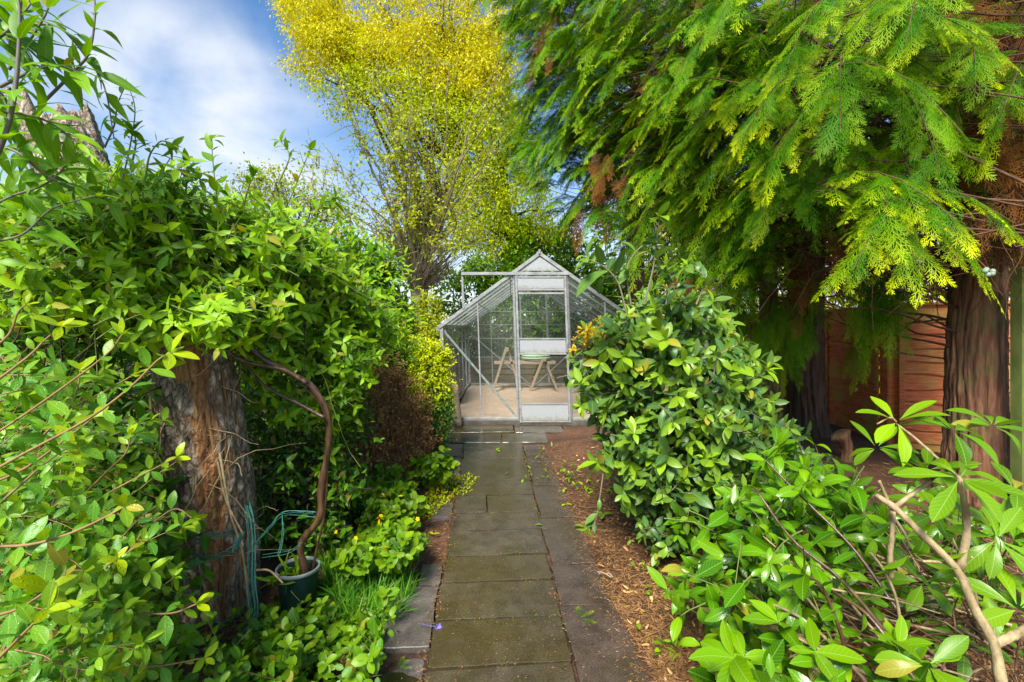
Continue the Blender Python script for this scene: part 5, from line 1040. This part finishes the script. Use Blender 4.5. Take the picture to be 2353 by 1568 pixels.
# --- O. glossy laurel in the right foreground
base = np.array([1.35, 1.75, .13]); lr = thing('cherry_laurel', 'glossy bright green laurel shrub in the right foreground with bare stems', 'shrub', base); gl = Geo(); gs = Geo(); gt = Geo()
polyL = [(1555, 1200), (1640, 1200), (1700, 1140), (1760, 1060), (1850, 1060), (1960, 1080), (2000, 1180), (1960, 1290), (1900, 1400), (1800, 1440), (1700, 1500), (1620, 1440), (1590, 1340), (1560, 1280)]
dl = lambda x, y: np.interp(y, [1050, 1300, 1568], [2.25, 1.85, 1.5])
mass(gl, gs, 34, polyL, dl, .3, .112, .37, .28, 5, (-.25, -.5, .35), .55, False, 'ellip', 'hi', .5, .5, .85, .7, .4, .004, wave=.035, rosette=2)
mass(gl, gs, 34, polyL, dl, .35, .085, .42, .24, 5, (-.3, -.45, .3), .6, False, 'ellip', 'hi', .7, .7, .85, .9, .4, .004, wave=.04, rosette=1)
mass(gl, gs, 75, polyL, lambda x, y: dl(x, y) + .3, .4, .1, .40, .24, 5, (-.2, -.5, .35), .5, False, 'ellip', 'md', .3, .3, .85, .5, .5, .004, rosette=3)
mass(gl, gs, 24, [(1660, 1560), (1720, 1490), (1800, 1540), (1960, 1560), (2100, 1500), (2150, 1620), (1650, 1640)], lambda x, y: 1.4 + 0 * x, .2, .11, .40, .2, 5, (-.2, -.4, .6), .45, False, 'ellip', 'hi', .3, .6, .85, rosette=4)
mass(gl, gs, 46, [(1960, 1120), (2100, 1150), (2353, 1150), (2353, 1500), (2150, 1480), (1950, 1300)], lambda x, y: np.interp(y, [1100, 1500], [2.6, 1.9]), .3, .11, .36, .26, 5, (-.1, -.5, .5), .5, False, 'ellip', 'hi', .5, .3, .8, rosette=3)
for pts, d, L in (([(2050, 1470), (1930, 1330), (1820, 1240), (1740, 1130), (1725, 1120)], [1.6, 2.0], 0), ([(2060, 1400), (1960, 1260), (1860, 1160), (1760, 1060)], [1.7, 2.1], .11), ([(1900, 1568), (1840, 1500), (1790, 1430)], 1.6, .12), ([(2100, 1560), (2000, 1420), (1930, 1370), (1900, 1350)], [1.4, 1.7], 0), ([(1960, 1560), (1930, 1450), (1890, 1350), (1850, 1320)], 1.6, .1)):
    p = px_poly(pts, d, 18)[None]; tubes(gt, p, np.linspace(.007, .0035, 18)[None], 6)
    if L: leaf_along(gl, p, 6, L, .4, False, .5, 'ellip', 'hi', .5, .25, .45, .5, .75, .9, .3, .02, 5)
gl.make('foliage', M['laurel'], lr, base=base); gs.make('branchwork', M['greenstem'], lr, base=base); gt.make('bare_stem', M['vinewood'], lr, base=base)

# --- P. rhododendron with thick tan branches
base = at(2310, 1640, 1.35); base[2] = .08; rr_ = thing('rhododendron', 'rhododendron with thick tan branches and large leaves at the lower right', 'shrub', base); gt = Geo(); gl = Geo(); gs = Geo()
for pts, d, r0, r1 in (([(2330, 1700), (2300, 1568), (2285, 1480), (2240, 1400), (2200, 1310), (2120, 1230), (2060, 1170), (2012, 1138)], [1.35, 1.45, 1.6], .0155, .009), ([(2205, 1310), (2222, 1220), (2215, 1150), (2205, 1100)], 1.5, .012, .007), ([(2205, 1100), (2190, 1085), (2150, 1050), (2100, 1005), (2060, 975)], [1.5, 1.9], .006, .004), ([(2050, 1170), (2090, 1140), (2135, 1108)], 1.6, .008, .006), ([(2050, 1175), (2035, 1140), (2020, 1105)], 1.62, .006, .005), ([(2052, 1175), (2050, 1230), (2045, 1275), (2048, 1330)], 1.6, .008, .009), ([(2195, 1300), (2160, 1292), (2120, 1290)], 1.5, .005, .004), ([(2285, 1480), (2320, 1465), (2370, 1440)], 1.45, .014, .012), ([(2048, 1180), (2080, 1230), (2090, 1260)], 1.6, .005, .003), ([(2060, 970), (2045, 960), (2015, 975)], 1.9, .004, .003), ([(2353, 1380), (2280, 1300), (2230, 1280)], 1.6, .006, .005)):
    p = px_poly(pts, d, 18)[None]; tubes(gt, p, np.linspace(r0, r1, 18)[None] * (1 + .07 * np.sin(np.arange(18) * 2.1 + r0 * 900)), 10, True, .06)
def whorl(px, py, d, n, L, W, axis, el=.15, young=.4, jit=.32, phase=0., shape='obov'):
    c = at(px, py, d); ax = nrm(np.array(axis, float)); ref = nrm(np.cross(ax, [.3, .2, .9])); b = np.cross(ax, ref); ph = np.arange(n) * 2 * np.pi / n + jit * G(n) + phase; e = el + .3 * G(n)
    D = np.cos(e)[:, None] * (np.cos(ph)[:, None] * ref + np.sin(ph)[:, None] * b) + np.sin(e)[:, None] * ax
    leaves(gl, c + .012 * D, D, ax + .15 * G(n, 3), L * U(.8, 1.15, n), W * U(.9, 1.1, n), shape, 'hi', .6 * (1 + .6 * G(n)), .28, young * U(.4, 1.1, n), .015)
whorl(2205, 1098, 1.5, 9, .17, .058, (-.1, -.45, .8), .05); whorl(2060, 970, 1.9, 6, .165, .05, (-.1, -.4, .85), .35, .9); whorl(2190, 990, 1.85, 9, .15, .05, (.1, -.3, .9), .15, .1); whorl(2095, 1270, 1.55, 6, .12, .045, (0, -.2, -.9), .5, .5); whorl(2135, 1108, 1.62, 4, .12, .042, (.4, -.3, .8), .4)
whorl(2290, 1240, 1.6, 9, .15, .05, (.0, -.5, .7), .1, .5); whorl(2260, 1340, 1.65, 7, .15, .052, (-.2, -.4, .4), .2); whorl(2330, 1130, 1.9, 8, .15, .05, (.1, -.5, .7), .1); whorl(2130, 1530, 1.3, 8, .12, .045, (-.1, -.4, .9), .2, .3); whorl(2340, 1400, 1.5, 7, .14, .05, (.0, -.5, .7), .1, .5); whorl(2130, 1080, 2.0, 8, .15, .05, (0, -.3, .9), .3, .2); whorl(2015, 1030, 2.2, 6, .14, .045, (-.2, -.4, .8), .3, .3); whorl(2280, 980, 2.2, 8, .15, .05, (0, -.4, .8), .2, .1)
whorl(2150, 1180, 1.75, 6, .13, .045, (0, -.4, .7), .0, .3); whorl(1960, 1230, 2.1, 7, .14, .05, (0, -.4, .7), .1, .2); whorl(2120, 1340, 1.8, 6, .13, .05, (0, -.4, .3), .1, .3); whorl(2215, 1480, 1.75, 6, .13, .05, (0, -.4, .5), .1, .1)
gt.make('branch', M['tanstem'], rr_, base=base); gl.make('foliage', M['rhodo'], rr_, base=base)
# dead twig heap in the lower right: bare stems running out of the soil
base = np.array([1.75, 1.9, .14]); g = Geo(); gd = Geo()
tw = thing('dead_twig_heap', 'heap of bare tan and reddish dead twigs on the soil under the laurel and rhododendron', 'twigs', base)
q = sample(70, [(1900, 1360), (2000, 1280), (2150, 1300), (2330, 1400), (2330, 1568), (1850, 1568)]); P = at(q[:, 0], q[:, 1], np.interp(q[:, 1], [1280, 1568], [2.3, 1.6])) ; tubes(g, above_ground(grow(P, np.array([-.75, .35, .28]) + .35 * G(70, 3), U(.2, .5, 70), 9, .3, .1), .02), np.outer(U(.6, 1.6, 70), np.linspace(.005, .0025, 9)), 5)
q = sample(110, [(1900, 1280), (2353, 1250), (2353, 1568), (1950, 1568)]); P = at(q[:, 0], q[:, 1], np.interp(q[:, 1], [1250, 1568], [2.3, 1.5])); tubes(gd, above_ground(grow(P, np.array([-.6, .2, .1]) * rng.choice([-1, 1], 110)[:, None] + .5 * G(110, 3), U(.2, .6, 110), 9, .2, .18), .02), np.outer(U(.6, 1.5, 110), np.linspace(.0035, .0015, 9)), 4)
for pts, d, r in (([(2075, 1490), (2060, 1380), (2030, 1310), (2000, 1270)], 1.6, .006), ([(1815, 1290), (1900, 1350), (2020, 1370), (2160, 1410)], 1.7, .0045), ([(1990, 1568), (1900, 1470), (1840, 1420), (1780, 1390)], 1.6, .007)): tubes(g, px_poly(pts, d, 16)[None], np.linspace(r, r * .6, 16)[None], 6)
g.make('pale_twigs', M['tanstem'], tw, base=base); gd.make('red_twigs', M['twig'], tw, base=base)
# ------------------------------------------------------------------ low plants, pot, litter and small things
dg = lambda h: (lambda x, y: 1738.0 / (y - 690 + h))           # depth of the ground a little below a picture point
def gpt(px, py): d = 1738.0 / (py - 690); p = at(px, py, d); p[..., 2] = ground_z(p[..., 0], p[..., 1]); return p
base = gpt(860, 1260.); fc = thing('flowering_ground_cover', 'low leafy ground cover with small yellow flowers left of the path', 'ground plant', base); gl = Geo(); gs = Geo()
mass(gl, gs, 330, [(745, 1090), (850, 1060), (930, 1090), (965, 1180), (950, 1250), (880, 1290), (800, 1300), (740, 1240)], dg(80), .25, .05, .62, .16, 5, (.1, -.45, .7), .4, True, 'oval', 'md', .4, .5, .8, .4, .35, .002, rosette=3)
mass(gl, gs, 40, [(960, 1060), (1030, 1050), (1020, 1090), (970, 1100)], lambda x, y: 4.0 + 0 * x, .1, .07, .6, .15, 4, (.3, -.45, .6), .4, True, 'oval', 'md', .4, .6, .8, rosette=3)
gl.make('foliage', M['weed'], fc, base=base); gs.make('stem_tangle', M['greenstem'], fc, base=base)
g = Geo(); ph = np.arange(5) * 2 * np.pi / 5; D = np.stack([np.cos(ph), np.sin(ph), .3 + 0 * ph], -1); leaves(g, np.zeros((5, 3)), D, np.tile([0, 0, 1.], (5, 1)), .015, .011, 'oval', 'md', .3, .2); ball(g, (0, 0, .003), .003, 6, 4)
f0 = g.make('flower', M['yflower'], fc)
fl = [(835, 1133), (880, 1137), (880, 1142), (920, 1141), (868, 1192), (880, 1178), (872, 1200), (960, 1193), (938, 1205), (882, 1262), (817, 1238), (772, 1222), (770, 1247), (875, 1186), (884, 1258)]
for i, (x, y) in enumerate(fl):
    o = f0 if i == 0 else f0.copy()
    if i: C.objects.link(o); o.parent = fc
    d = 1738 / (y - 690 + 135.); o.location = tuple(at(x, y, d) - base); o.rotation_euler = (R(40) + .3 * G(), .3 * G(), U(0, 6)); s = U(.8, 1.3); o.scale = (s, s, s)
base = gpt(850, 1380.); gr = thing('grass_tuft', 'tufts of wet green grass beside the path left of the gritty slabs', 'grass', base); g = Geo(); n = 1900
q = sample(n, [(760, 1240), (850, 1270), (930, 1290), (945, 1350), (900, 1420), (800, 1430), (740, 1340)]); P = gpt(q[:, 0], q[:, 1] + 15); D = nrm(np.array([.15, -.2, .8]) + .5 * G(n, 3)); leaves(g, P, D, nrm(np.cross(D, G(n, 3))), U(.07, .2, n), .007, 'lance', 'hi', 1.1 * U(.3, 1.4, n), .3, U(-.6, .8, n).clip(0, 1)); g.make('blades', M['grass'], gr, base=base)
base = gpt(720, 1480.); wd = thing('broad_leaved_weeds', 'broad leaved weeds and creeping plants in front of the pot at lower left', 'weeds', base); gl = Geo(); gs = Geo()
mass(gl, gs, 150, [(470, 1500), (560, 1440), (640, 1400), (760, 1400), (900, 1360), (880, 1440), (850, 1568), (800, 1640), (560, 1640), (480, 1568)], dg(60), .15, .045, .6, .14, 4, (0, -.4, .7), .5, True, 'oval', 'md', .5, .4, .85, .4, .3, .002, rosette=3)
n = 46; q = sample(n, [(560, 1460), (640, 1420), (760, 1440), (870, 1400), (850, 1500), (780, 1568), (600, 1600)]); P = gpt(q[:, 0], q[:, 1]); P[:, 2] += .02
for k in range(7): D = nrm(G(n, 3) * np.array([1, 1, .1]) + UP * .45); leaves(gl, P, D, nrm(UP + .3 * G(n, 3)), U(.06, .11, n), U(.03, .045, n), 'obov', 'hi', .7, .2, .3 * rng.random(n), .05)
mass(gl, gs, 120, [(-40, 1540), (300, 1500), (560, 1500), (600, 1660), (-40, 1680)], dg(70), .1, .04, .55, .16, 5, (.2, -.4, .6), .5, True, 'oval', 'md', .4, .4, .8)
gl.make('foliage', M['weed'], wd, base=base); gs.make('stem_tangle', M['greenstem'], wd, base=base)
base = gpt(1030, 1140.); mo = thing('yellow_green_clump', 'low yellow green mossy clump creeping over the path edge', 'ground plant', base); gl = Geo(); n = 900
q = sample(n, [(965, 1165), (1000, 1110), (1060, 1095), (1098, 1100), (1085, 1135), (1040, 1150), (1000, 1190), (960, 1200)]); P = gpt(q[:, 0], q[:, 1]); P[:, 2] += U(.01, .05, n); leaves(gl, P, nrm(G(n, 3) + UP * .3), nrm(UP + .5 * G(n, 3)), U(.015, .035, n), U(.01, .02, n), 'oval', 'lo', .4, .2, U(0, .7, n)); gl.make('foliage', M['golden'], mo, base=base)
# flower pot
pb = at(685, 1412, 2.41); pb[2] = ground_z(pb[0], pb[1]) - .01; pot = thing('plant_pot', 'dark green plastic plant pot with weeds at the foot of the twisted climber', 'pot', pb); S_ = 36; a = np.arange(S_) / S_ * 2 * np.pi
def lathe(g, prof, S_=36):
    a = np.arange(S_) / S_ * 2 * np.pi; V = np.concatenate([np.stack([r * np.cos(a), r * np.sin(a), np.full(S_, z)], -1) for r, z in prof]); K = len(prof); k = np.arange(K - 1)[:, None] * S_; s = np.arange(S_)[None]
    g.add(V, [np.stack([k + s, k + (s + 1) % S_, k + S_ + (s + 1) % S_, k + S_ + s], -1).reshape(-1, 4)])
g = Geo(); lathe(g, [(.001, 0), (.076, 0), (.08, .004), (.098, .2), (.098, .203), (.095, .2), (.092, .17)]); g.make('pot_body', M['potgreen'], pot)
g = Geo(); lathe(g, [(.099, .195), (.104, .197), (.105, .212), (.102, .216), (.097, .213), (.096, .2)]); g.make('rim', M['rim'], pot)
g = Geo(); lathe(g, [(.0, .178), (.04, .183), (.094, .172)]); g.make('soil', M['soil'], pot)
gl = Geo(); n = 30; P = np.stack([.05 * G(n), .05 * G(n) - .03, .19 + 0 * G(n)], -1); D = nrm(np.array([-.2, -.3, .6]) + .5 * G(n, 3)); leaves(gl, P, D, nrm(np.cross(D, G(n, 3))), U(.06, .16, n), U(.012, .022, n), 'lance', 'hi', .9, .25, .3); gl.make('weed_leaves', M['weed'], pot)
# white plastic marker lying at the front edge
g = Geo(); box(g, (0, 0, .035), (.045, .012, .075), None, .004); o = g.make('plant_marker', M['white']); p = gpt(690, 1562.); o.location = tuple(p); o.rotation_euler = (R(-35), 0, R(12)); tag(o, 'small white plastic marker sticking up from the soil at the bottom edge', 'marker')
# purple flowers fallen by the path
for x, y, lab in ((1005, 1449, 'single purple flower lying on the path slab'), (937, 1252, 'purple flower hanging over the path edge below the yellow flowers'), (697, 1222, 'pale purple flower beside the twisted climber stem')):
    g = Geo(); ph = np.arange(6) * 2 * np.pi / 6; D = np.stack([np.cos(ph), np.sin(ph), .9 + 0 * ph], -1); leaves(g, np.zeros((6, 3)), D, np.tile([0, 0, 1.], (6, 1)), .022, .016, 'oval', 'md', .5, .3); p0 = spline([(0, 0, 0), (-.04, .01, -.006), (-.1, .03, .0)], 8); tubes(g, p0[None], .0015, 4)
    o = g.make('purple_flower', M['purple']); p = gpt(x, float(y)); o.location = (p[0], p[1], p[2] + (.03 if y != 1222 else .28)); o.rotation_euler = (R(75), R(10), .6); tag(o, lab, 'flower')
# green sprigs and leaves fallen on the path and litter
def fallen(x, y, lab, kind, mk, sz):
    g = Geo()
    if kind == 'spray': sprays(g, np.zeros((3, 3)) + .004 * G(3, 3), np.array([1, .2, .12]) + .6 * G(3, 3) * [1, 1, .1], np.tile([0, 0, 1.], (3, 1)), sz, .1, .5, SPN)
    else:
        n = kind; ph = U(0, 6) + np.arange(n) * 2 * np.pi / max(n, 3); D = np.stack([np.cos(ph), np.sin(ph), .25 + 0 * ph], -1); leaves(g, np.zeros((n, 3)), D, np.tile([0, 0, 1.], (n, 1)), sz, sz * .42, 'ellip', 'hi', .5, .2, .4)
    o = g.make('fallen_sprig' if kind == 'spray' else 'fallen_leaf', M[mk], base=None); p = gpt(x, float(y)); o.location = (p[0], p[1], p[2] + .035); tag(o, lab, 'sprig' if kind == 'spray' else 'leaf')
fallen(1335, 1432, 'green cypress sprig lying on the right hand slabs', 'spray', 'conifer', .075); fallen(915, 1545, 'green cypress sprig standing in the puddle at the front', 'spray', 'conifer', .06); fallen(1530, 1500, 'yellow green sprig on the litter at the front right', 'spray', 'conifer', .06)
fallen(1230, 1213, 'small pale green leaf on the middle slabs', 1, 'weed', .05); fallen(1385, 1195, 'bright green leaf sprig on the litter right of the path', 3, 'weed', .085); fallen(1345, 1222, 'bright green leaf sprig touching the path edge below a grey leaf', 3, 'weed', .08); fallen(1465, 1450, 'single green leaf on the brown litter', 1, 'weed', .05); fallen(1140, 1039, 'long green leaf on the slab in front of the greenhouse', 2, 'weed', .09); fallen(825, 1358, 'orange fallen leaf among the grass', 2, 'orange', .045); fallen(995, 1235, 'yellow fallen leaf at the left path edge', 2, 'golden', .05); fallen(1300, 1165, 'yellow green leaf at the right path edge', 2, 'golden', .05)
g = Geo(); 
for pts in ([(0, 0, .01), (.03, -.02, .018), (.07, -.06, .01)], [(.02, -.01, .014), (.0, -.05, .02)], [(.045, -.035, .012), (.06, -.03, .02), (.08, -.05, .008)]): tubes(g, spline(pts, 6)[None], .0035, 5)
o = g.make('pale_twig', M['plank']); p = gpt(1372, 1328.); o.location = (p[0], p[1], p[2] + .032); tag(o, 'pale forked twig lying on the right hand slabs', 'twig')
# small weeds growing in the litter right of the path
base = gpt(1340, 1110.); sw = thing('litter_weeds', 'small green weeds growing through the litter between path and viburnum', 'weeds', base); gl = Geo(); gs = Geo()
for x, y, n in ((1310, 1100, 30), (1345, 1125, 36), (1290, 1080, 14), (1400, 1150, 16), (1390, 1080, 20), (1215, 1100, 12), (1480, 1320, 10), (1520, 1380, 10), (1250, 1050, 8), (1550, 1520, 14), (1440, 1130, 22)):
    P = gpt(x + 22 * G(n), y + 8 * G(n)); P[:, 2] += U(.01, .07, n); D = nrm(G(n, 3) + UP * .4); leaves(gl, P, D, nrm(UP + .4 * G(n, 3)), U(.02, .055, n), U(.012, .025, n), 'ovate', 'md', .5, .25, U(0, .8, n))
gl.make('foliage', M['weed'], sw, base=base)
# a second low plant strip: leafy cover under the viburnum and laurel
base = gpt(1500, 1240.); lc = thing('shade_ground_cover', 'dark leafy ground cover under the viburnum and the laurel', 'ground plant', base); gl = Geo(); gs = Geo()
mass(gl, gs, 130, [(1450, 1180), (1560, 1120), (1680, 1080), (1760, 1060), (1820, 1100), (1740, 1180), (1640, 1230), (1560, 1260)], lambda x, y: 2.7 + 0 * x, .5, .06, .5, .18, 5, (0, -.5, .5), .5, False, 'ovate', 'md', .5, .5, .8); gl.make('foliage', M['viburnum'], lc, base=base); gs.make('stem_tangle', M['greytwig'], lc, base=base)
# rotting log and small stump below the fence
p = gpt(1945, 1075.); g = Geo(); q = spline([(0, 0, -.03), (.0, 0, .14), (-.06, .03, .26)], 10); tubes(g, q[None], np.array([.075, .05, .045, .042, .045, .05, .06, .08, .09, .07])[None], 12, True, .12); o = g.make('small_stump', M['cypbark']); o.location = tuple(p); tag(o, 'small gnarled stump in front of the red fence panel', 'stump')
# litter: dry needles, bark crumbs
def strewn(name, m, n, poly, l0, l1, w0, w1, lift=.004, tipr=(0, 1), up=.12):
    g = Geo(); q = sample(n, poly); P = gpt(q[:, 0], q[:, 1]); P[:, 2] += lift + .012 * rng.random(n) ** 3; D = nrm(G(n, 3) * np.array([1, 1, up])); leaves(g, P, D, nrm(UP + .3 * G(n, 3)), U(l0, l1, n), U(w0, w1, n), 'lance', 'lo', .4 * G(n), .2, U(*tipr, n)); return tag(g.make(name, M[m]), kind='stuff')
M['litter'] = leaf_mat('dry_litter', (.045, .02, .008), (.17, .08, .032), (.36, .2, .095), .7, .05, 0, 6)
strewn('conifer_litter', 'litter', 15000, [(1210, 1050), (1250, 1015), (1420, 1020), (1560, 1200), (1620, 1400), (1760, 1620), (1530, 1620), (1500, 1540), (1420, 1420), (1345, 1240), (1275, 1110)], .015, .06, .0015, .006)
strewn('bed_litter', 'litter', 9000, [(1450, 1150), (1800, 1010), (2353, 1090), (2353, 1620), (1700, 1620)], .02, .09, .0015, .006)
strewn('border_litter', 'litter', 5000, [(960, 1090), (1035, 1020), (1045, 1075), (1000, 1180), (1010, 1200), (985, 1290), (950, 1330), (880, 1420), (850, 1568), (800, 1620), (500, 1620), (420, 1420), (640, 1420), (760, 1400), (900, 1300)], .015, .06, .0015, .006)
strewn('path_crumbs', 'litter', 700, [(1030, 1020), (1210, 1020), (1340, 1240), (1510, 1568), (1510, 1620), (850, 1620), (950, 1300)], .004, .014, .0015, .004, .036, (.3, 1), .05)

# bits gathered in the joints and along the edges of the paving, larger twigs and dead leaves in the litter
def on_path(n):
    k = rng.integers(0, 3, n); P = np.zeros((n, 3)); d = U(1.3, 5.2, n); jr = np.array(JROW)[rng.integers(0, len(JROW), n)]
    x = np.where(k == 0, XR(d), np.where(k == 1, XL(d), XL(jr) + U(0, 1, n) ** .8 * .63)); y = np.where(k == 2, jr + .075 * (x - XL(jr) - .31), d)
    x = x + .012 * G(n); y = y + .010 * G(n); return np.stack([x, y, gz(y) + .013], -1)
JROW = [1.42, 1.75, 2.057, 2.365, 2.68, 2.956, 3.28, 3.54, 3.86, 4.16, 4.75]
for nm, mk, n, l0, l1 in (('joint_moss', 'privet', 900, .006, .018), ('joint_crumbs', 'litter', 1300, .005, .02)):
    g = Geo(); P = on_path(n); P = P[(np.sin(P[:, 0] * 13 + P[:, 1] * 7) + .6 * np.sin(P[:, 1] * 11) + .5 * G(n)) > .1]; m = len(P); leaves(g, P, nrm(G(m, 3) * [1, 1, .2]), nrm(UP + .5 * G(m, 3)), U(l0, l1, m), U(.003, .007, m), 'oval', 'lo', .3, .3, U(0, .4, m)); tag(g.make(nm, M[mk]), kind='stuff')
g = Geo(); n = 2600; d = U(1.2, 5.2, n); e = np.abs(G(n)) * .05; s = rng.random(n) < .6; x = np.where(s, XR(d) + .315 - .012 * (d - 1) / .6 - e, XL(d) - .02 + e * .6 - .02); P = np.stack([x, d, gz(d) + .013], -1); leaves(g, P, nrm(G(n, 3) * [1, 1, .15]), nrm(UP + .4 * G(n, 3)), U(.008, .035, n), U(.0015, .004, n), 'lance', 'lo', .3, .2, U(0, 1, n)); tag(g.make('edge_litter', M['litter']), kind='stuff')
g = Geo(); q = sample(260, [(1230, 1060), (1300, 1030), (1420, 1030), (1560, 1220), (1640, 1420), (1760, 1620), (1550, 1620), (1430, 1400), (1350, 1230)]); P = gpt(q[:, 0], q[:, 1]); P[:, 2] += .012; tubes(g, grow(P, G(260, 3) * [1, 1, .08], U(.04, .17, 260), 5, -.05, .18), np.outer(U(.5, 1.4, 260), np.linspace(.0022, .001, 5)), 4); tag(g.make('twig_litter', M['deadtwig']), kind='stuff')
g = Geo(); q = sample(240, [(1230, 1060), (1300, 1030), (1420, 1030), (1560, 1220), (1640, 1420), (1760, 1620), (1550, 1620), (1430, 1400), (1350, 1230)]); P = gpt(q[:, 0], q[:, 1]); P[:, 2] += .014; n = 240; leaves(g, P, G(n, 3) * [1, 1, .2], nrm(UP + .5 * G(n, 3)), U(.02, .05, n), U(.01, .02, n), 'ovate', 'md', 1.2 * G(n), .5, U(0, 1, n)); tag(g.make('leaf_litter', M['dead']), kind='stuff')
